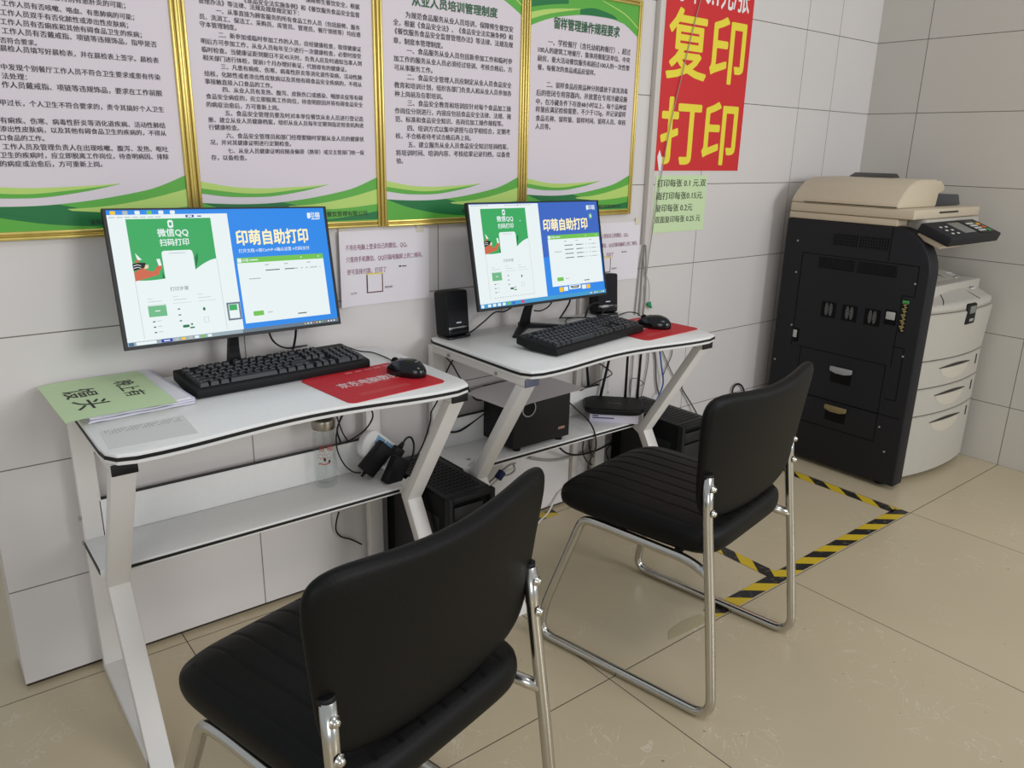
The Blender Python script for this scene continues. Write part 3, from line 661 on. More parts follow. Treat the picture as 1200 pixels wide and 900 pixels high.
tm = tape_mat()
def tape(x, y, ln, rot, label, z=.0006, wd=.048):
    b = MB(); n = 12
    P = [(ln*k/n, -wd/2+random.uniform(-.0012, .0012)) for k in range(n+1)]+[(ln*k/n+(random.uniform(-.012, .006) if k in (0, n) else 0), wd/2+random.uniform(-.0012, .0012)) for k in range(n, -1, -1)]
    b.prism(P, lambda a, c, d: (a, c, d), 0, .0004, tm); o = b.build('hazard_tape'); o.location = (x, y, z); o.rotation_euler.z = rot
    return tag(o, label, 'tape', 'yellow and black floor tape strips')
tape(1.70, -.797, 1.15, 0, 'long hazard tape strip running from under the right chair to the corner')
tape(2.822, -.775, .62, math.pi/2, 'hazard tape strip on the floor beside the photocopier')
tape(2.035, -.78, .62, math.pi/2, 'short worn hazard tape strip branching off behind the right chair', .0011)
tape(1.62, -.032, .15, 0, 'small scrap of hazard tape at the foot of the tiled wall', wd=.042)
b = MB(); b.prism([(0, .006), (.05, .002), (.165, -.002), (.172, .036), (.10, .044), (.03, .034)], lambda a, c, d: (a, c, d), 0, .0003, M('tape residue', rgb(176, 164, 132), .6)); o = b.build('tape_residue'); o.location = (1.50, -.815, .0004)
tag(o, 'pale torn tape remnant left of the hazard tape under the chair', 'tape')

# ------------------------------------------------------------------ monitors
SW, SG = EM('white', 236, 246, 247, .95), EM('green', 62, 184, 104, .8)
SG2, SB, SBK = EM('leaf', 30, 130, 76, .7), EM('blue', 44, 142, 242, .9), EM('black', 24, 28, 26, .3)
SBD, SY, SGR = EM('deep blue', 62, 110, 206, .85), EM('cream', 255, 242, 190, 1.0), EM('grey', 196, 204, 204, .8)
SO, SL, STB, SLB = EM('orange', 222, 112, 78, .8), EM('lime bar', 118, 202, 82, .9), EM('task grey', 120, 140, 160, .7), EM('sky bar', 70, 165, 220, .85)
SYW = EM('folder yellow', 250, 205, 50, .9)
def monitor(label, tl, wv, hv, apex, foot_l, foot_r, sc):
    TL, wv, hv = Vector(tl), Vector(wv).normalized(), Vector(hv); hv = (hv-wv*hv.dot(wv)).normalized(); n = hv.cross(wv); W, H = .54, .306
    base = Vector(apex); t = thing('monitor', label, 'monitor', base, 0, 'desktop monitors')
    f = lambda u, v, d: TL+wv*(u*W)+hv*(v*H)+n*d-base
    b = MB(); R = lambda u0, u1, v0, v1: [(u0, v0), (u1, v0), (u1, v1), (u0, v1)]
    b.prism(R(0, 1, 0, 1), f, -.010, 0, black_pl, bev=.0015); b.prism(R(.22, .78, .40, .95), f, -.038, -.0095, black_pl, bev=.008)
    body = b.build('housing', t)
    bz = MB()
    for r in (R(0, 1, 0, .012), R(0, .0125, .012, .974), R(.9875, 1, .012, .974), R(0, 1, .974, 1)): bz.prism(r, f, -.0015, .0022, black_pl)
    bz.build('bezel', body)
    d = MB(); lay = [0]
    def P(pts, m): lay[0] += 1; d.poly([f(u, v, .0004+.00002*lay[0]) for u, v in pts], m)
    def Q(u0, u1, v0, v1, m): P(R(u0, u1, v0, v1), m)
    def rr(u0, u1, v0, v1, r, m):
        ru, rv = r, r*W/H; pts = []
        for cx, cy, a0 in ((u1-ru, v0+rv, -90), (u1-ru, v1-rv, 0), (u0+ru, v1-rv, 90), (u0+ru, v0+rv, 180)):
            pts += [(cx+ru*math.cos(math.radians(a0+k*18)), cy+rv*math.sin(math.radians(a0+k*18))) for k in range(6)]
        P(pts, m)
    def Tx(s, u0, u1, v, m, bold=0, h=None):
        lay[0] += 2; z = .0004+.00002*lay[0]
        d.text(s, u0*W, u1*W, -v*H, lambda a, c: f(a/W, -c/H, z), m, bold, h)
    sc(P, Q, rr, Tx); d.build('display', t)
    # neck and V-shaped foot
    top = f(.5, .80, -.022); bot = Vector((0, 0, .012)); nk = MB(); side = Vector((wv.x, wv.y, 0)).normalized(); bk = Vector((-side.y, side.x, 0))
    def neck(q, wd, th): p = top*(1-q)+bot*q+bk*(.012*math.sin(math.pi*q)); return [p+side*wd+bk*th, p-side*wd+bk*th, p-side*wd-bk*th, p+side*wd-bk*th]
    rows = [[nk.bm.verts.new(p) for p in neck(q/8, .0105+.008*(q/8)**3, .007)] for q in range(9)]; i = nk.mi(black_pl)
    for A, B in zip(rows, rows[1:]):
        for k in range(4): nk.bm.faces.new((A[k], A[(k+1) % 4], B[(k+1) % 4], B[k]))
    nk.bm.faces.new(rows[0]); nk.bm.faces.new(rows[-1][::-1]); nk.build('neck', t, recalc=True)
    ft = MB()
    for e in (foot_l, foot_r):
        e = Vector(e)-base; e.z = 0; dr = e.normalized(); pr = Vector((-dr.y, dr.x, 0)); bb = bmesh.new()
        vs = [bb.verts.new(p) for p in (pr*.018-dr*.02+Vector((0, 0, .001)), -pr*.018-dr*.02+Vector((0, 0, .001)), e-pr*.008+Vector((0, 0, .0008)), e+pr*.008+Vector((0, 0, .0008)))]
        vt = [bb.verts.new(v.co+Vector((0, 0, hh))) for v, hh in zip(vs, (.014, .014, .006, .006))]
        bb.faces.new(vs[::-1]); bb.faces.new(vt)
        for k in range(4): bb.faces.new((vs[k], vs[(k+1) % 4], vt[(k+1) % 4], vt[k]))
        bmesh.ops.bevel(bb, geom=bb.edges[:], offset=.002, segments=2, affect='EDGES'); ft.add(bb, black_pl)
    ft.build('foot', t)
    return t
def leaflet(P, Q, rr, Tx, ox, w_, oy, h_):
    """the green flyer open in the left window: u = ox + a*w_, v = oy + b*h_"""
    X = lambda a: ox+a*w_; Y = lambda b: oy+b*h_
    P([(X(0), Y(0)), (X(1), Y(0))]+[(X(1-q*.28), Y(.70+.17*q**1.6)) for q in [k/8 for k in range(9)]]+[(X(.72), Y(.60)), (X(.35), Y(.60)), (X(.35), Y(.985))]+[(X(.35-.35*q), Y(.985+.015*math.sin(q*3))) for q in [k/6 for k in range(1, 7)]], SG)
    rr(X(.47), X(.535), Y(.025), Y(.155), .008, SW); rr(X(.487), X(.518), Y(.06), Y(.12), .004, SG); Tx('印萌', X(.482), X(.528), Y(.185), SW)
    Tx('微信QQ', X(.335), X(.70), Y(.235), SW, .02); Tx('扫码打印', X(.345), X(.69), Y(.395), SW, .02)
    rr(X(.345), X(.715), Y(.53), Y(1.08), .012, SW); Q(X(.43), X(.63), Y(.57), Y(.58), SGR)
    P([(X(.725), Y(.86)), (X(.735), Y(.66)), (X(.775), Y(.58)), (X(.77), Y(.70))], SG2)
    # reader with a phone and a paper plane
    P([(X(0), Y(.86)), (X(.10), Y(.78)), (X(.16), Y(.84)), (X(.22), Y(.86)), (X(.30), Y(.74)), (X(.335), Y(.77)), (X(.27), Y(.92)), (X(.14), Y(.96)), (X(0), Y(1.0))], SO)
    P([(X(-.005), Y(.72)), (X(.07), Y(.70)), (X(.14), Y(.71)), (X(.155), Y(.76)), (X(.10), Y(.80)), (X(0), Y(.83))], SBK)
    P([(X(.14), Y(.74)), (X(.175), Y(.745)), (X(.17), Y(.80)), (X(.12), Y(.81))], EM('skin', 250, 216, 190, .85))
    for k in range(2): P([(X(.005), Y(.745+.04*k)), (X(.05), Y(.73+.04*k)), (X(.09), Y(.75+.04*k)), (X(.09), Y(.758+.04*k)), (X(.05), Y(.74+.04*k)), (X(.005), Y(.755+.04*k))], SW)
    P([(X(.045), Y(.545)), (X(.11), Y(.66)), (X(.06), Y(.66))], SW); P([(X(.02), Y(.70)), (X(.06), Y(.64)), (X(.08), Y(.70))], SO)
    P([(X(.275), Y(.66)), (X(.315), Y(.655)), (X(.325), Y(.77)), (X(.29), Y(.77))], SW)
    P([(X(.31), Y(.985)), (X(.325), Y(.87)), (X(.345), Y(.985))], SG2)
    Tx('打印步骤', X(.38), X(.60), Y(1.17), SGR if False else EM('grey text', 112, 132, 126, .6))
    gt = EM('grey text', 112, 132, 126, .6)
    for k in range(3):
        u = X(.10+.30*k); Tx('步骤 %d' % (k+1) if False else '····', u, u+.02, Y(1.30-.005*k), gt)
        Q(u, u+.055, Y(1.345), Y(1.353), SGR); Q(u-.004, u+.074, Y(1.405), Y(1.41), SGR)
    Q(X(.09), X(.30), Y(1.42), Y(1.60), EM('pale green', 120, 202, 146, .8)); Q(X(.165), X(.225), Y(1.50), Y(1.515), SW)
    for k in range(3): Q(X(.12), X(.15), Y(1.67+.09*k), Y(1.69+.09*k), gt); Q(X(.17), X(.22), Y(1.67+.09*k), Y(1.68+.09*k), SGR); Q(X(.43), X(.46), Y(1.50+.1*k), Y(1.52+.1*k), gt)
    rr(X(.46), X(.54), Y(1.785), Y(1.83), .004, SG2); rr(X(.735), X(.765), Y(1.52), Y(1.575), .004, SG2); Q(X(.73), X(.79), Y(1.69), Y(1.78), SGR); Q(X(.735), X(.785), Y(1.695), Y(1.775), SW)
    rr(X(.56), X(.585), Y(1.77), Y(1.80), .003, SG2); Q(X(.545), X(.60), Y(1.83), Y(1.855), SG2)
def right_window(P, Q, rr, Tx, u0, u1, v0, v1, rows):
    Q(u0, u1, v0, v1, SW); Q(u0, u1, v0, v0+.042, SL); rr(u0+.003, u0+.022, v0+.006, v0+.038, .004, SW); Tx('印萌', u0+.026, u0+.055, v0+.022, SW, .014); Q(u0+.060, u0+.10, v0+.018, v0+.026, SW)
    Q(u1-.03, u1-.02, v0+.018, v0+.024, SW); Q(u1-.12, u1-.112, v0+.018, v0+.026, SW)
    gt = EM('grey text', 112, 132, 126, .6)
    for u in (.30, .52, .79): Q(u0+u*(u1-u0), u0+u*(u1-u0)+.02, v0+.062, v0+.070, SGR)
    for k in range(rows):
        for u, w_ in ((.30, .07), (.52, .05), (.64, .015), (.71, .01), (.77, .012), (.82, .04), (.94, .005)): Q(u0+u*(u1-u0), u0+u*(u1-u0)+w_, v0+.105+.042*k, v0+.113+.042*k, gt if u < .6 else SGR)
    Q(u0+.045, u0+.10, v0+.165, v0+.173, SGR)
    rr(u0+.042, u0+.092, v0+.425, v0+.462, .003, SL); Q(u0+.11, u0+.135, v0+.44, v0+.447, SGR); Q(u0+.26, u0+.305, v0+.475, v0+.484, gt)
def screen1(P, Q, rr, Tx):
    Q(.0125, .9875, .012, .974, SB)
    Q(.0125, .507, .045, .945, SW); gt = EM('grey text', 112, 132, 126, .6)
    for k, m in enumerate((SYW, SGR, SW, SL, SW, SW)): rr(.028+.047*k, .048+.047*k, .018, .044, .003, m)
    for k in range(7): Q(.02+.03*k, .043+.03*k, .060, .066, SGR)
    Q(.325, .36, .052, .070, EM('link blue', 24, 52, 200, .7)); Q(.333, .352, .056, .066, SW); Q(.375, .392, .058, .066, EM('link blue', 24, 52, 200, .7))
    leaflet(P, Q, rr, Tx, .082, .348, .076, .44)
    Q(.080, .0815, .515, .93, SGR); Q(.430, .4315, .385, .93, SGR)
    Q(.443, .505, .728, .866, STB); Q(.451, .497, .742, .852, SW); Q(.454, .490, .745, .79, SG)
    Tx('印萌', .908, .962, .072, SW, .02); rr(.895, .910, .05, .098, .006, SW); Q(.915, .958, .098, .106, SW)
    Tx('印萌自助打印', .532, .884, .238, SY, .03, .033); Tx('打开文档→按Ctrl+P→确认设置→扫码支付', .535, .884, .338, SW, .012)
    right_window(P, Q, rr, Tx, .519, .950, .390, .904, 1)
    Q(.0125, .9875, .945, .974, EM('taskbar', 176, 196, 206, .7)); Q(.50, .9875, .945, .974, STB)
    rr(.016, .036, .948, .972, .003, EM('orb', 60, 110, 150, .8)); Q(.045, .125, .949, .971, SW); Q(.145, .19, .948, .972, EM('link blue', 24, 52, 200, .7)); Q(.155, .18, .956, .964, SW)
    for k, m in enumerate((SGR, SYW, SGR, SW, SL, SW)): rr(.20+.028*k, .218+.028*k, .951, .970, .002, m)
    for k, m in enumerate((SYW, SW, SW, SO, SYW, SW, SL, SO, SW, SW, SW)): Q(.805+.0155*k, .812+.0155*k, .955, .966, m)
def screen2(P, Q, rr, Tx):
    Q(.0125, .9875, .012, .974, SBD); Q(.506, .9875, .55, .974, SB)
    Q(.0125, .506, .018, .935, SW); gt = EM('grey text', 112, 132, 126, .6)
    for k in range(6): Q(.03+.02*k, .045+.02*k, .026, .032, SGR)
    for k in range(9): Q(.26+.022*k, .275+.022*k, .028, .034, gt if k == 4 else SGR)
    leaflet(P, Q, rr, Tx, .088, .318, .058, .42); rr(.355, .361, .175, .187, .003, SW)
    Q(.087, .0885, .48, .90, SGR); Q(.406, .4075, .36, .90, SGR)
    for k in range(16): Q(.12+.018*k, .126+.018*k, .888, .893, gt)
    Tx('印萌', .905, .962, .075, SW, .02); rr(.890, .905, .05, .10, .006, SW)
    rr(.905, .932, .135, .19, .012, EM('pale green', 120, 202, 146, .8)); rr(.913, .925, .15, .175, .006, SW)
    Tx('印萌自助打印', .528, .885, .238, SY, .03, .033)
    right_window(P, Q, rr, Tx, .550, .976, .338, .850, 4)
    rr(.60, .63, .862, .91, .003, SYW); rr(.635, .67, .862, .905, .003, SW); Q(.68, .775, .855, .895, SW); P([(.69, .862), (.765, .862), (.755, .885), (.70, .885)], SBK); Q(.705, .75, .866, .878, SGR)
    rr(.785, .82, .862, .905, .003, SW); rr(.825, .855, .862, .905, .003, SYW)
    Q(.0125, .9875, .935, .974, SLB); rr(.016, .036, .940, .970, .005, SW)
    for k, m in enumerate((SW, SW, SW, SW, SL, SBD, SLB, EM('pink', 236, 60, 110, .9))): rr(.062+.034*k, .084+.034*k, .942, .968, .003, m)
    for k, m in enumerate((SW, SO, SW, SYW, SL, SYW, SW)): Q(.85+.018*k, .862+.018*k, .95, .962, m)
monitor('larger monitor on the left desk, near the green sheet', (.367, -.100, 1.1415), (.9951, .0958, -.0246), (-.016, -.207, -.978), (.628, -.075, TOP), (.51, -.062, TOP), (.74, -.055, TOP), screen1)
monitor('monitor on the right desk between two small black speakers', (1.2815, -.146, 1.1345), (.9987, .0504, -.0107), (-.012, -.2158, -.975), (1.553, -.088, TOP), (1.432, -.19, TOP), (1.69, -.178, TOP), screen2)

# ------------------------------------------------------------------ keyboards, mice, pads
U = .0187
def keyboard(label):
    t = thing('keyboard', label, 'keyboard', (0, 0, 0), 0, 'black keyboards')
    Lk, Dk = .442, .148
    # local: x 0..L, y 0 (front) .. D (rear)
    MB().prism([(0, .0015), (0, .018), (.004, .022), (Dk-.003, .036), (Dk, .033), (Dk, .012), (.09, .0015)], lambda y, z, x: (x, y, z), 0, Lk, black_soft, bev=.002).build('case', t)
    for x in (.03, Lk-.05): MB().box((x, Dk-.03, 0), (x+.02, Dk-.022, .014), black_soft, .001).build('tilt_foot', t)
    sl = math.atan2(.014, Dk-.007); base = Matrix.Translation((0, .004, .022)) @ Matrix.Rotation(sl, 4, 'X')
    leg = M('key legend', rgb(150, 152, 155), .6); kc = M('keycap', rgb(40, 41, 44), .45)
    y0 = .006; X0 = .011; rows = []
    def R(r, x, ws): 
        for w_ in ws:
            if w_ > 0: rows.append((r, x, w_, 1)); x += w_
            else: x -= w_
    R(0, 0, [1.25]*3+[6.25]+[1.25]*4); R(0, 15.25, [1]*3); R(0, 18.5, [2, 1])
    R(1, 0, [2.25]+[1]*10+[2.75]); R(1, 16.25, [1]); R(1, 18.5, [1]*3); rows.append((0, 21.5, 1, 2))
    R(2, 0, [1.75]+[1]*11+[2.25]); R(2, 18.5, [1]*3)
    R(3, 0, [1.5]+[1]*12+[1.5]); R(3, 15.25, [1]*3); R(3, 18.5, [1]*3); rows.append((2, 21.5, 1, 2))
    R(4, 0, [1]*13+[2]); R(4, 15.25, [1]*3); R(4, 18.5, [1]*4)
    R(5.3, 0, [1, -1]+[1]*4+[-.5]+[1]*4+[-.5]+[1]*4); R(5.3, 15.25, [1]*3)
    rest = MB()
    for n_, (r, x, w_, hh) in enumerate(rows):
        xa, xb = X0+x*U+.0012, X0+(x+w_)*U-.0012; ya, yb = y0+r*U+.0012, y0+(r+hh)*U-.0012
        def cap(mb):
            bb = bmesh.new(); z0, z1 = .0005, .0085+.0006*abs(r-2)
            A = [bb.verts.new(p) for p in ((xa, ya, z0), (xb, ya, z0), (xb, yb, z0), (xa, yb, z0))]
            B = [bb.verts.new(p) for p in ((xa+.0022, ya+.003, z1), (xb-.0022, ya+.003, z1), (xb-.0022, yb-.0015, z1), (xa+.0022, yb-.0015, z1))]
            bb.faces.new(B); 
            for k in range(4): bb.faces.new((A[k], A[(k+1) % 4], B[(k+1) % 4], B[k]))
            bmesh.ops.bevel(bb, geom=[e for e in bb.edges if e.verts[0].co.z > z0+.001 or e.verts[1].co.z > z0+.001], offset=.0007, segments=1, affect='EDGES')
            mb.add(bb, kc, base.copy())
            if w_ < 3: mb.poly([base @ Vector(p) for p in ((xa+.0045, yb-.007, z1+.0002), (xa+.0080, yb-.007, z1+.0002), (xa+.0080, yb-.0045, z1+.0002), (xa+.0045, yb-.0045, z1+.0002))], leg)
        if n_ < 100: mb = MB(); cap(mb); mb.build('key', t)
        else: cap(rest)
    o = rest.build('rear_keys', t); o['kind'] = 'stuff'
    return t
kb = keyboard('black keyboard in front of the larger left monitor')
A, B = atz(231.7, 469, TOP), atz(432.5, 431, TOP); kb.location = (A.x, A.y, TOP+.0003); kb.rotation_euler.z = math.atan2(B.y-A.y, B.x-A.x)
A, B = atz(652.5, 419.5, TOP), atz(755.5, 389.5, TOP)
dup(kb, (A.x, A.y, TOP+.0022), math.atan2(B.y-A.y, B.x-A.x), 'black keyboard on the right desk, overlapping the red mouse pad')

pad_red = M('mouse pad red', rgb(196, 28, 40), .6, noise=.06, nscale=300); pad_w = M('mouse pad white', rgb(226, 206, 206), .6); pad_p = M('mouse pad pink', rgb(214, 110, 112), .6)
def mousepad(label, x, y, rot):
    t = thing('mouse_pad', label, 'mouse pad', (x, y, TOP+.0002), rot, 'red mouse pads')
    Wd, Dp = .270, .232
    pts = []
    for cx, cy, a0 in ((Wd-.018, .018, -90), (Wd-.018, Dp-.018, 0), (.018, Dp-.018, 90), (.018, .018, 180)):
        pts += [(cx+.018*math.cos(math.radians(a0+k*15)), cy+.018*math.sin(math.radians(a0+k*15))) for k in range(7)]
    b = MB(); b.prism(pts, lambda a, c, d: (a, c, d), 0, .0018, pad_red)
    F = lambda a, c: (a, c, .0020)
    b.text('京东电脑数码', .045, .212, .125, F, pad_w, .02, .034)
    for k, (u0, u1) in enumerate(((.075, .098), (.112, .142), (.155, .175), (.182, .2))): b.poly([F(u0, .100), F(u1, .100), F(u1, .106), F(u0, .106)], pad_p)
    for k in range(5): b.poly([F(.115+.028*k, .205), F(.135+.028*k, .205), F(.135+.028*k, .216), F(.115+.028*k, .216)], pad_p)
    for r in range(2):
        for k in range(26): u = .05+.0052*k; b.poly([F(u, .035+.010*r), F(u+.0036, .035+.010*r), F(u+.0036, .0385+.010*r), F(u, .0385+.010*r)], pad_p)
    b.build('pad', t); return t
A, B = atz(413, 473, TOP), atz(524, 448, TOP); mousepad('red mouse pad on the left desk, partly under the keyboard', B.x-.268, B.y-.022, math.radians(5))
A = atz(821, 386, TOP); mousepad('red mouse pad at the right end of the right desk', A.x-.268, A.y-.014, math.radians(4))
def mouse(label, x, y, rot):
    t = thing('mouse', label, 'mouse', (x, y, TOP+.0021), rot, 'black wired mice')
    b = MB(); bb = bmesh.new(); bmesh.ops.create_uvsphere(bb, u_segments=36, v_segments=24, radius=1)
    for v in bb.verts:
        q = v.co; w_ = .031*(1-.12*q.y*q.y-.06*q.y); z = max(q.z, -.25)
        sx = math.copysign(abs(q.x)**.8, q.x); 
        v.co = Vector((sx*w_, q.y*.057, .008+z*.033*(1-.20*q.y) if z > 0 else .008+z*.032))
    for f in bb.faces: f.smooth = True
    b.add(bb, black_gl, smooth=True); b.box((-.006, -.034, .0372), (.006, -.032, .0392), grey_pl); body = b.build('shell', t)
    MB().cyl((-.0035, .034, .029), (.0035, .034, .029), .0095, black_soft, 20).build('wheel', t)
    MB().tube([(0, .010, .0400), (0, .03, .0355), (0, .052, .017)], .0006, grey_pl if False else black_soft, 6).build('button_seam', t)
    return t
m1 = atz(476, 434, TOP+.012); mouse('black wired mouse on the left mouse pad', m1.x, m1.y, math.radians(22))
m2 = atz(766, 380, TOP+.012); mouse('black wired mouse on the right mouse pad', m2.x, m2.y, math.radians(26))

# ------------------------------------------------------------------ papers on the left desk
t = thing('document_stack', 'stack of white printed sheets under the green sheet', 'papers', (.250, -.303, TOP+.0003), math.radians(4))
for k in range(5):
    b = MB(); dx, dy, z = random.uniform(-.006, .004)-.004*(k == 4), random.uniform(-.004, .004), .0032*k
    n = 10; sag = [.0012*math.sin(q*1.7+k) for q in range(n+1)]
    P = [(.006+dx+.21*q/n, z+.0005+max(0, sag[q])) for q in range(n+1)]
    b.prism(P+[(a, c+.0026) for a, c in P[::-1]], lambda a, c, d: (a, d, c), .004+dy, .288+dy, M('sheet %d' % (k % 2), rgb(228, 226, 230) if k % 2 == 0 else rgb(206, 206, 224), .7)); b.build('sheet', t)
b = MB(); b.box((0, -.298, 0), (.212, 0, .0006), green_paper)
bb = MB(); n = 12
# local x 0..212 mm, y -298 mm..0; lettering reads towards the front edge
for i in range(n):
    for j in range(1):
        xa, xb = .212*i/n, .212*(i+1)/n; zf = lambda x: .004*max(0, 1-x/.05)**2*-1
        bb.poly([(xa, -.298, zf(xa)), (xb, -.298, zf(xb)), (xb, 0, zf(xb)), (xa, 0, zf(xa))], green_paper); bb.poly([(xa, 0, zf(xa)-.0004), (xb, 0, zf(xb)-.0004), (xb, -.298, zf(xb)-.0004), (xa, -.298, zf(xa)-.0004)], green_paper)
b.bm.free()
rot = lambda x0: (lambda a, c: (x0+c, -a, .0004))
bb.text('馒', .085, .150, 0, rot(.062), black_edge, .012); bb.text('头', .175, .240, 0, rot(.066), black_edge, .012); bb.text('晚上有', .070, .200, 0, rot(.158), black_edge, .012)
o = bb.build('green_sheet'); A = atz(42, 452, TOP+.0185); o.location = (.207, -.014, TOP+.0185); o.rotation_euler.z = math.radians(1.2)
tag(o, 'pale green sheet with black characters on the left desk corner', 'paper')
b = MB(); b.prism([(0, 0), (.158, -.004), (.166, .122), (.006, .112)], lambda a, c, d: (a, c, d), 0, .0005, M('leaflet paper', rgb(218, 217, 214), .6))
for r in range(3):
    for k in range(24):
        if (k*7+r*3) % 5: b.poly([(.012+.006*k, .088+.009*r, .0007), (.0155+.006*k, .088+.009*r, .0007), (.0155+.006*k, .0905+.009*r, .0007), (.012+.006*k, .0905+.009*r, .0007)], M('leaflet print', rgb(120, 118, 118), .6))
o = b.build('leaflet'); o.location = (.257, -.468, TOP+.0002); tag(o, 'small grey leaflet stuck to the front left corner of the left desk', 'paper')

# ------------------------------------------------------------------ speakers, subwoofer, router
def speaker(label, x, y, rot):
    t = thing('desk_speaker', label, 'speaker', (x, y, TOP+.0002), rot, 'small black desk speakers')
    t.scale = (.82, .82, .82); tilt = Matrix.Rotation(math.radians(-6), 4, 'X')
    MB().box((-.052, -.035, .008), (.052, .035, .170), black_soft, .008, 3, mtx=tilt).build('cabinet', t)
    g = MB().box((-.047, -.0385, .045), (.047, -.034, .164), M('speaker cloth', rgb(22, 22, 26), .85, bump=.4, nscale=900), .006, 3, mtx=tilt).build('grille', t)
    MB().box((-.047, -.0375, .013), (.047, -.034, .042), black_gl, .005, mtx=tilt).build('lower_panel', t)
    MB().box((-.042, -.0390, .036), (.026, -.0372, .039), M('silver handle', rgb(150, 150, 152), .35), .0006, mtx=tilt).build('trim_line', t)
    MB().box((-.011, -.0400, .052), (.011, -.0383, .057), M('badge', rgb(190, 196, 205), .4), .001, mtx=tilt).build('badge', t)
    MB().box((-.050, -.040, 0), (.050, .030, .009), black_gl, .003).build('base', t)
    return t
speaker('small black speaker at the back left corner of the right desk', 1.292, -.068, math.radians(4))
speaker('small black speaker behind the right monitor', 1.925, -.070, math.radians(-14))
t = thing('subwoofer', 'black box subwoofer on the lower shelf of the right desk', 'subwoofer', (1.42, -.040, SH+.0002))
MB().box((0, -.168, .012), (.236, -.012, .186), M('black vinyl wrap', rgb(18, 18, 20), .6), .003).build('cabinet', t)
for x in (.03, .206):
    for y in (-.15, -.03): MB().cyl((x, y, 0), (x, y, .0125), .012, black_soft, 14).build('foot', t)
Rx = Matrix.Translation((.060, -.1685, .138)) @ Matrix.Rotation(math.radians(90), 4, 'X')
pt = MB().lathe([(.0, .0005), (.022, .0005), (.0235, .003)], M('port dark', rgb(6, 6, 7), .8), 32, Rx).build('port', t)
MB().lathe([(.0235, .0005), (.0245, .0035), (.027, .0035), (.028, .0005)], M('port ring', rgb(176, 176, 178), .3), 32, Rx).build('ring', pt)
b = MB(); b.box((.186, -.1700, .042), (.214, -.168, .051), M('badge grey', rgb(150, 140, 130), .4), .001); b.box((.195, -.1706, .044), (.206, -.1698, .049), M('badge orange', rgb(210, 120, 60), .4)); b.build('badge', t)
b = MB(); n = 10
for i in range(n):
    xa, xb = .315*i/n, .315*(i+1)/n; zf = lambda x: -.010*max(0, 1-x/.08)**2
    b.poly([(xa, -.218, zf(xa)), (xb, -.218, zf(xb)), (xb, 0, zf(xb)), (xa, 0, zf(xa))], paper)
o = b.build('paper_sheet'); o.location = (1.335, -.075, SH+.1875); o.rotation_euler.z = math.radians(4); tag(o, 'blank white sheet lying on top of the subwoofer', 'paper')
RA = math.radians(-44)
b = MB(); b.box((-.085, -.05, 0), (.085, .05, .034), M('box lilac', rgb(214, 210, 226), .6), .001)
for r, wd in ((0, .02), (1, .075)): b.box((-.075, -.0504, .022-.007*r), (-.075+wd, -.0502, .026-.007*r), M('box print', rgb(60, 56, 110), .6))
o = b.build('cardboard_box'); o.location = (1.922, -.152, SH+.0002); o.rotation_euler.z = RA; tag(o, 'small flat white cardboard box under the router', 'box')
t = thing('router', 'black wireless router with tall antennas on the right desk shelf', 'router', (1.920, -.149, SH+.0345), RA)
b = MB(); bb = bmesh.new(); rows = []
for z, k in ((0, .86), (.006, .94), (.020, 1.0), (.026, .985), (.029, .93)):
    r_ = []
    for q in range(48):
        a = 2*math.pi*q/48; c, s_ = math.cos(a), math.sin(a); e = .32
        r_.append(bb.verts.new((math.copysign(abs(c)**e, c)*.106*k, math.copysign(abs(s_)**e, s_)*.078*k, z*.85)))
    rows.append(r_)
for A_, B_ in zip(rows, rows[1:]):
    for q in range(48): f = bb.faces.new((A_[q], A_[(q+1) % 48], B_[(q+1) % 48], B_[q])); f.smooth = True
bb.faces.new(rows[0][::-1]); bb.faces.new(rows[-1]); b.add(bb, black_soft)
b.text('TP-LINK', -.022, .028, .012, lambda a, c: (a, c-.02, .0249), M('router print', rgb(150, 150, 150), .5), .01, .008)
b.build('case', t)
inv = (Matrix.Translation(t.location) @ Matrix.Rotation(RA, 4, 'Z')).inverted()
for x, tx, ty, ln in ((-.085, -.02, .0, .17), (-.045, .035, .02, .20), (.045, .0, .01, .20), (.088, .004, .012, .17)):
    b = MB(); b.cyl((x, .068, .016), (x, .083, .016), .005, black_soft, 12); q0 = Vector((x, .079, .016)); q1 = q0+Vector((tx, ty, ln))
    b.tube([q0, q0*.8+q1*.2, q1*.98+q0*.02, q1], [.0055, .0052, .0042, .003], black_soft, 10); b.build('antenna', t)

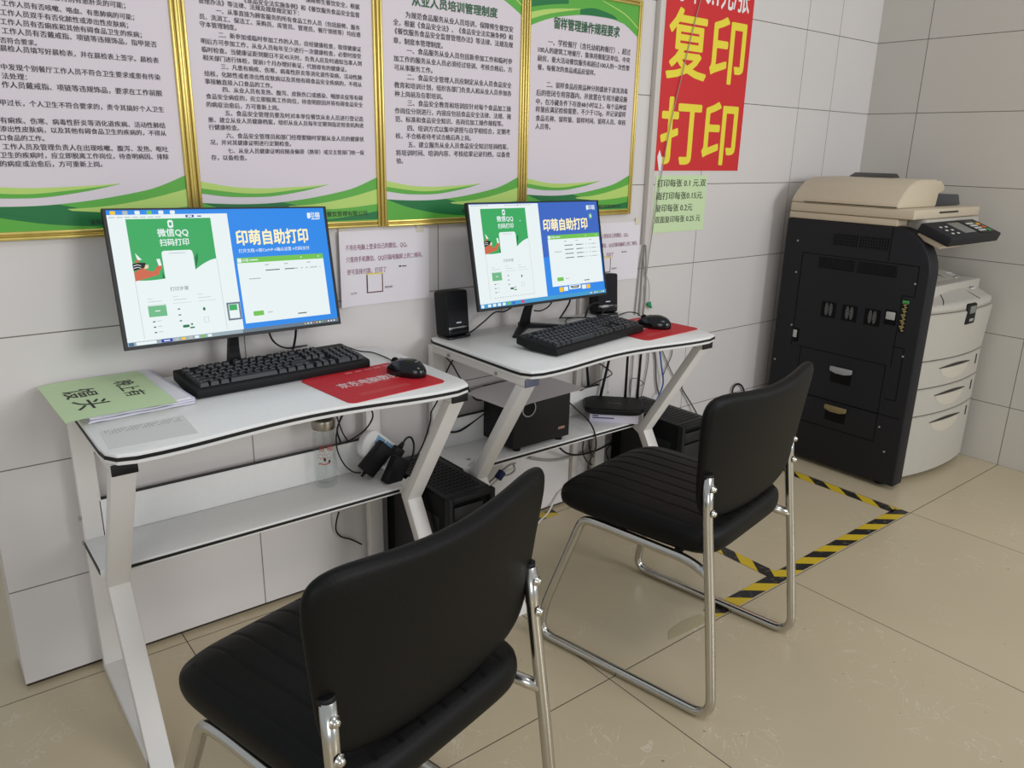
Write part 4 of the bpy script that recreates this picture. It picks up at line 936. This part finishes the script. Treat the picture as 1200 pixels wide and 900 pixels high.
# ------------------------------------------------------------------ computer towers
def tower(label, x, wd, yf, dp, h):
    t = thing('computer_tower', label, 'computer', (x, yf, 0), 0, 'black computer towers')
    b = MB(); b.box((.002, .022, .012), (wd-.002, dp, h-.004), char2, .003); bd = b.build('case', t)
    b = MB(); b.box((.004, .026, h-.005), (wd-.004, dp-.004, h-.001), black_pl, .001)
    for k in range(9):
        for j in range(14): b.box((.018+(wd-.036)*k/9, .045+(dp-.07)*j/14, h-.0012), (.018+(wd-.036)*(k+.62)/9, .045+(dp-.07)*(j+.55)/14, h-.0004), char2)
    b.build('top_panel', bd)
    b = MB(); b.box((0, 0, .010), (wd, .0225, .060), black_soft, .004); b.box((0, 0, .060), (.016, .0225, h), black_soft, .004); b.box((wd-.016, 0, .060), (wd, .0225, h), black_soft, .004)
    b.box((.0155, 0, h-.016), (wd-.0155, .0225, h), black_soft, .004); b.box((.0155, .006, .060), (wd-.0155, .0225, h-.075), black_pl, .002); b.box((.0155, .014, h-.076), (wd-.0155, .0225, h-.0155), char2)
    bz = b.build('front_bezel', t)
    MB().box((.02, .004, h-.066), (wd-.04, .0145, h-.030), black_pl, .002).build('drive_bay', bz)
    MB().box((.0005, .05, .06), (.0022, dp-.05, h-.07), black_pl, .0005).build('side_pressing', bd)
    for xx in (.02, wd-.02):
        for yy in (.04, dp-.04): MB().cyl((xx, yy, 0), (xx, yy, .0125), .012, black_soft, 12).build('foot', t)
    return t
tower('black computer tower on the floor between the two desks', 1.062, .157, -.385, .345, .375)
tower('black computer tower on the floor at the right end of the right desk', 2.035, .165, -.375, .335, .378)

# ------------------------------------------------------------------ glass bottle
t = thing('glass_bottle', 'clear glass bottle with a steel lid on the left desk shelf', 'bottle', (.852, -.083, SH+.0003))
gl = bpy.data.materials.new('clear glass'); gl.use_nodes = True; nt = gl.node_tree
for nd in list(nt.nodes): nt.nodes.remove(nd)
ou, mxs, tb, gb, lw = (nt.nodes.new('ShaderNode'+q) for q in ('OutputMaterial', 'MixShader', 'BsdfTransparent', 'BsdfGlossy', 'LayerWeight'))
tb.inputs[0].default_value = (.975, .982, .978, 1); gb.inputs[1].default_value = .03; lw.inputs[0].default_value = .35
mr = nt.nodes.new('ShaderNodeMapRange'); mr.inputs[1].default_value = .35; mr.inputs[3].default_value = .02; mr.inputs[4].default_value = .40
nt.links.new(lw.outputs['Facing'], mr.inputs[0]); nt.links.new(mr.outputs[0], mxs.inputs[0]); nt.links.new(tb.outputs[0], mxs.inputs[1]); nt.links.new(gb.outputs[0], mxs.inputs[2]); nt.links.new(mxs.outputs[0], ou.inputs[0]); st = M('brushed steel', rgb(168, 160, 148), .32, metal=1)
MB().lathe([(0, .0005), (.028, .0005), (.0305, .003), (.031, .012), (.031, .158), (.0295, .163), (.0295, .1685)], gl, 48).build('glass_body', t)
MB().lathe([(0, .012), (.024, .0125), (.0262, .018), (.0262, .160), (.0290, .166)], gl, 48).build('inner_glass', t)
ld = MB().lathe([(0, .169), (.0315, .169), (.0322, .171), (.0322, .192), (.031, .195), (.0285, .1955), (0, .1955)], st, 48).build('lid', t)
MB().lathe([(0, .1957), (.027, .1957), (.0272, .1962), (0, .1962)], M('lid disc', rgb(52, 48, 44), .35), 40).build('lid_disc', ld)
rd = M('bottle print', rgb(170, 40, 36), .5); rdk = M('bottle print dark', rgb(60, 34, 30), .5)
b = MB(); ang = lambda a, z: (.0313*math.sin(a)*1.0+0, -.0313*math.cos(a), z)
def mark(a, z, w_, h_, m=rd): b.poly([ang(a-w_, z-h_), ang(a+w_, z-h_), ang(a+w_, z+h_), ang(a-w_, z+h_)], m)
b.text('喜', -.95, -.45, .118, lambda a, c: ang(a, c), rd, .01, .016); b.text('福', -.25, .30, .119, lambda a, c: ang(a, c), rd, .01, .018)
for k in range(6):
    mark(-1.0+.18*k, .100+.003*(k % 2), .03, .0015); mark(-1.0+.2*k, .092-.002*(k % 2), .04, .002)
for a, z, r in ((-.45, .087, .12), (-.05, .080, .10)):
    b.poly([ang(a+r*math.cos(q*math.pi/6), z+.0055*math.sin(q*math.pi/6)) for q in range(12)], rdk)
for k in range(9): mark(-1.0+.11*k, .073+.001*math.sin(k), .055, .0012); mark(-.95+.11*k, .077, .035, .0007)
b.build('printed_design', t)

# ------------------------------------------------------------------ power strip with adapters
def pose(p0, p1, n_): 
    x = (p1-p0).normalized(); n_ = (n_-x*n_.dot(x)).normalized(); y = n_.cross(x); m = Matrix((x, y, n_)).transposed().to_4x4(); m.translation = p0; return m
P0 = at(424, 514, -.075); P1 = at(478, 552, -.075)
Tm = pose(P0, P1, Vector((.05, -1, .35)))
t = thing('power_strip', 'white power strip with blue sockets on the left desk shelf', 'power strip'); t.matrix_world = Tm
pts = []
for cx, a0 in ((.112, -90), (.03, 90)): pts += [(cx+.03*math.cos(math.radians(a0+k*15)), .042*math.sin(math.radians(a0+k*15))) for k in range(13)]
MB().prism(pts, lambda a, c, d: (a, c, d), -.014, .014, white_lam, bev=.004).build('housing', t)
bl = M('socket blue', rgb(112, 158, 196), .5)
for k in range(2):
    for s in (-1, 1):
        so = MB().box((.036+.036*k, s*.019-.014, .0135), (.068+.036*k, s*.019+.014, .0155), bl, .001).build('socket', t)
        so2 = MB(); [so2.box((.045+.036*k+.012*q, s*.019-.004, .0152), (.0475+.036*k+.012*q, s*.019+.004, .0159), black_soft) for q in range(2)]; so2.build('slot', so)
def adapter(label, c, d, ln, wd, plug):
    m = pose(c-d*ln/2, c+d*ln/2, Vector((.15, -1, .25))); a = thing('power_adapter', label, 'adapter', group='black power adapters'); a.matrix_world = m
    MB().box((0, -wd/2, -.015), (ln, wd/2, .015), black_soft, .003).build('body', a)
    MB().box((ln*.25, -wd/2-.001, -.006), (ln*.75, -wd/2+.001, .006), grey_pl).build('rating_label', a)
    MB().tube([(-.016, 0, 0), (.002, 0, 0)], [.0035, .006], black_soft, 10).build('strain_relief', a)
    if plug: MB().box((ln*.97, -.018, -.012), (ln+.045, .016, .012), black_soft, .005).build('plug', a)
    return a
c1 = (at(453, 522, -.115)+at(428, 553, -.115))/2; adapter('black power adapter covering the left part of the power strip', c1, (at(453, 522, -.115)-at(428, 553, -.115)).normalized(), .098, .050, False)
c2 = (at(470, 539, -.170)+at(457, 569, -.170))/2+Vector((0, 0, .006)); adapter('black power adapter hanging beside the bent right leg of the left desk', c2, (at(470, 539, -.170)-at(457, 569, -.170)).normalized(), .082, .052, False)
q0, q1 = at(461, 536, -.118), at(473, 518, -.118); t = thing('power_plug', 'black plug pushed into the power strip above the right adapter', 'plug'); t.matrix_world = pose(q0, q1, Vector((.1, -1, .3)))
MB().box((0, -.017, -.013), (.034, .017, .013), black_soft, .005).build('body', t); MB().tube([(.032, 0, 0), (.052, 0, 0)], [.009, .005], black_soft, 10).build('strain_relief', t)

# ------------------------------------------------------------------ cables
cb = M('cable black', rgb(20, 20, 22), .5); cg = M('cable grey', rgb(150, 146, 140), .5); cw = M('cable white', rgb(212, 208, 200), .5); cbl = M('cable blue', rgb(40, 84, 160), .5); cdg = M('cable dark grey', rgb(92, 90, 88), .5)
def cable(label, pts, r=.0022, mat=None, group=None, n=6, name='cable'):
    P = [at(*p) if len(p) == 3 else Vector(p[1:]) for p in pts]
    o = MB().tube(P, r, mat or cb, 8, smooth_n=n).build(name)
    return tag(o, label, 'cable', group)
Z_ = TOP+.0035
def on(px, py): p = atz(px, py, Z_); return (0, p.x, p.y, p.z)
cable('black cable drooping from the left monitor to the wall side of the desk', [(315, 388, -.10), (319, 398, -.09), (327, 405, -.075), (338, 408, -.07), (352, 406, -.06), on(367, 404), on(385, 406)], .0024)
cable('straight black cable hanging below the left monitor', [(347, 385, -.10), (346, 396, -.09), (344, 407, -.075), on(343, 412)], .0032)
cable('mouse cable curving from the left keyboard to the mouse', [on(400, 404), on(420, 411), on(436, 413), on(450, 418), on(459, 423), (0, m1.x-.017, m1.y+.052, TOP+.012)], .0018)
cable('black loop of cable hanging under the left desk above the power strip', [(432, 474, -.14), (437, 486, -.13), (433, 497, -.11), (424, 507, -.09), (410, 516, -.05), (396, 522, -.03), (382, 525, -.025), (366, 529, -.025)], .0024)
cable('adapter lead looping beside the glass bottle', [(402, 482, -.06), (396, 500, -.05), (394, 515, -.05), (396, 530, -.06), (404, 545, -.08), (414, 553, -.10), (423, 554, -.113)], .0022)
cable('thin black cable crossing behind the glass bottle lid', [(393, 483, -.03), (397, 495, -.03), (402, 508, -.03), (408, 517, -.03)], .0020)
cable('second thin black cable crossing behind the bottle lid', [(404, 482, -.025), (398, 494, -.025), (395, 505, -.025), (399, 518, -.025)], .0026)
cable('short black lead beside the right leg under the left desk', [(515, 461, -.21), (514, 465, -.20), (512, 471, -.19), (508, 478, -.17), (505, 484, -.16), (504, 495, -.15), (496, 520, -.14), (487, 536, -.14)], .0022)
cable('black lead arching over the power strip plug', [(473, 518, -.118), (477, 513, -.115), (482, 513, -.11), (485, 521, -.11), (484, 532, -.12), (480, 540, -.14)], .0032)
cable('white edged lead looping below the right power adapter', [(456, 570, -.183), (452, 574, -.165), (454, 579, -.18), (463, 579, -.185), (470, 571, -.175), (475, 563, -.165)], .0022)
cable('black cable hanging below the shelf of the left desk', [(397, 600, -.03), (394, 612, -.02), (394, 622, -.012), (400, 629, -.012), (411, 632, -.012), (424, 638, -.02)], .0024)
cable('black cable dropping beside the right rear post of the left desk', [(440, 588, -.004), (439, 604, -.004), (441, 622, -.004), (440, 640, -.004)], .0022)
cable('black cable crossing downward at the left side of the right desk', [(521, 417, -.07), (530, 427, -.05), (538, 441, -.04), (548, 455, -.035), (556, 467, -.035), (563, 469, -.035), (570, 468, -.035)], .0024)
cable('shorter black cable crossing the other way at the right desk', [(532, 420, -.04), (527, 428, -.03), (522, 438, -.02), (514, 450, -.012)], .0024)
cable('thick black cable sagging between the two desks to the subwoofer', [(570, 482, -.045), (556, 493, -.045), (544, 502, -.05), (535, 506, -.06), (527, 506, -.06), (519, 503, -.06), (510, 503, -.05)], .0036)
cable('black cable passing behind the bent right leg of the left desk', [(513, 517, -.14), (514, 526, -.15), (511, 535, -.16), (505, 542, -.16), (500, 548, -.15)], .0030)
cable('speaker wire rising from the left speaker to the right monitor', [on(540, 394), on(552, 389), (567, 377, -.06), (580, 366, -.06), (591, 365, -.07), (603, 358, -.09)], .0024)
cable('black cable looping under the right monitor near its neck', [(649, 350, -.11), (643, 359, -.09), (634, 364, -.08), (626, 364, -.08)], .0024)
cable('black cable dropping from the right monitor to the desk', [(669, 347, -.13), (667, 355, -.12), (662, 364, -.10), on(656, 373)], .0030)
cable('mouse cable running along the wall side of the right desk', [on(657, 372.5), on(680, 372), on(705, 373), on(722, 370), (735, 366, -.10), (746, 367, -.12), (751, 372, -.16), (0, m2.x-.020, m2.y+.050, TOP+.012)], .0020)
cable('small coil of black cable behind the right keyboard', [on(674, 372), on(664, 374), on(664, 379), on(674, 381), on(688, 379)], .0020)
cable('thick black lead arching up to the right speaker', [on(686, 371), (689, 362, -.10), (694, 356, -.09), (701, 355, -.09), (708, 361, -.09), on(703, 370), on(692, 374)], .0034)
cable('subwoofer lead falling over the front of the right shelf', [(665, 470, -.14), (675, 479, -.15), (688, 491, -.18), (695, 502, -.215), (698, 513, -.227), (698, 525, -.22), (692, 538, -.15), (689, 547, -.09), (691, 556, -.05)], .0026)
cable('thick black cable sagging under the right desk shelf', [(655, 524, -.06), (664, 531, -.05), (678, 533, -.05), (698, 528, -.05), (714, 520, -.05), (727, 512, -.05)], .0036)
cable('grey conduit hose bowing along the wall under the right shelf', [(620, 536, -.012), (640, 539, -.012), (657, 538, -.012), (675, 533, -.014), (696, 525, -.02), (716, 517, -.03)], .005, cg)
cable('black cable hanging in a curve beside the grey hose', [(684, 517, -.03), (683, 530, -.03), (688, 541, -.03), (697, 546, -.03), (706, 551, -.03)], .0024)
cable('second black cable crossing it under the right shelf', [(690, 516, -.035), (692, 530, -.035), (700, 540, -.035), (709, 549, -.035)], .0024)
cable('curly black cable close to the right computer tower', [(722, 516, -.03), (711, 527, -.03), (713, 540, -.03), (718, 547, -.03)], .0022)
cable('white cable trailing from the wall onto the floor tape', [(705, 545, -.02), (688, 552, -.012), (672, 566, -.010), (656, 577, -.010), (648, 590, -.012), (642, 601, -.03), (632, 611, -.06), (0, 1.655, -.068, .004), (0, 1.58, -.062, .004), (0, 1.50, -.09, .004)], .0034, cw)
cable('blue network cable hanging behind the right desk', [(771, 395, -.02), (773, 410, -.02), (775, 428, -.02), (777, 450, -.02), (769, 470, -.03)], .0030, cbl)
G = 'grey wires on the wall behind the right desk'
for k, (lab, pts, r, m) in enumerate((
 ('leftmost grey wire dropping from the white trunking', [(754, 288, -.006), (750, 310, -.006), (747, 340, -.006), (744, 372, -.006), (742, 420, -.008), (738, 470, -.01)], .0026, cg),
 ('grey wire second from the left below the white trunking', [(756, 287, -.007), (753, 315, -.006), (751, 345, -.006), (749, 374, -.006), (751, 420, -.008), (747, 468, -.01)], .0030, cg),
 ('grey wire third from the left below the white trunking', [(757, 288, -.010), (757, 320, -.008), (756, 350, -.006), (754, 376, -.006), (760, 412, -.008), (757, 440, -.008), (751, 466, -.01)], .0026, cg),
 ('dark grey wire hanging below the desk edge near the antennas', [(764, 400, -.008), (768, 420, -.008), (769, 446, -.008), (772, 462, -.01)], .0030, cdg),
 ('dark thin wire slanting behind the right leg of the right desk', [(773, 402, -.008), (779, 418, -.008), (788, 438, -.008), (793, 446, -.008)], .0020, cdg),
 ('grey wire curving down beside the right desk leg', [(788, 402, -.008), (787, 416, -.008), (782, 428, -.008), (777, 440, -.008)], .0020, cdg))):
    cable(lab, pts, r, m)
cable('thin white wire falling slantwise across the red banner', [(823, -8, -.006), (812, 35, -.007), (800, 85, -.008), (786, 145, -.008), (775, 205, -.008), (767, 255, -.008), (759, 310, -.007), (754, 355, -.008), (751, 385, -.01)], .0016, cg)
cable('slack grey wire ending at the green clip', [(754, 300, -.012), (755, 318, -.010), (760, 330, -.010), (761, 345, -.010), (760, 353, -.010)], .0013, cg)
b = MB(); q = at(761, 357, -.012); b.prism([(-.008, .008), (.004, .012), (.007, .001), (.014, -.014), (.006, -.015), (-.012, .0)], lambda a, c, d: (q.x+a, q.y+d, q.z+c), -.004, .004, M('clip green', rgb(20, 140, 84), .45), bev=.0012)
tag(b.build('cable_clip'), 'small green clip dangling from a wire above the right mouse', 'clip')
cable('black aerial wire tangled above the router', [(697, 424, -.05), (706, 428, -.05), (717, 437, -.05), (712, 442, -.05), (703, 446, -.05), (690, 453, -.06), (680, 458, -.06)], .0020)
cable('thin black wire looped near the middle router antenna', [(738, 464, -.03), (738, 452, -.03), (740, 444, -.03), (747, 444, -.03), (754, 449, -.03), (748, 453, -.03)], .0016, cdg)
cable('dark grey lead poking up behind the right computer tower', [(796, 447, -.008), (800, 457, -.010), (808, 470, -.014), (815, 482, -.02), (820, 492, -.03)], .0032, cdg)
cable('black cable arch at the foot of the wall behind the right chair', [(858, 463, -.012), (859, 455, -.012), (864, 450, -.012), (869, 452, -.012), (872, 459, -.012), (874, 470, -.012)], .0040)
t = thing('cable_bundle', 'bundle of grey leads with a dark blue strap under the right shelf', 'cable', (0, 0, 0))
for k, pts in enumerate(([(568, 570, -.05), (578, 561, -.05), (587, 553, -.05), (597, 545, -.05), (604, 543, -.05)], [(572, 573, -.06), (583, 562, -.06), (592, 553, -.06), (602, 549, -.06)], [(585, 558, -.055), (597, 556, -.05), (603, 551, -.05), (602, 545, -.05)])):
    MB().tube([at(*p) for p in pts], .0035, (cg, cw, cg)[k], 8, smooth_n=5).build('lead', t)
q = at(586, 557, -.056); MB().cyl(q-Vector((.011, 0, .010)), q+Vector((.011, 0, .012)), .014, M('strap blue', rgb(40, 48, 92), .7), 16, bev=.002).build('strap', t)

for k, (lab, pts) in enumerate((('black cable slanting down behind the white cable under the right desk', [(701, 517, -.025), (704, 530, -.02), (699, 545, -.02), (690, 560, -.02)]),
 ('black cable looping beside the trunking under the right desk', [(716, 515, -.03), (719, 530, -.03), (713, 544, -.03), (703, 556, -.03)]),
 ('thin black cable hanging nearest the right computer tower', [(729, 512, -.04), (727, 522, -.04), (730, 534, -.04), (726, 545, -.04)]))):
    cable(lab, pts, .0022)
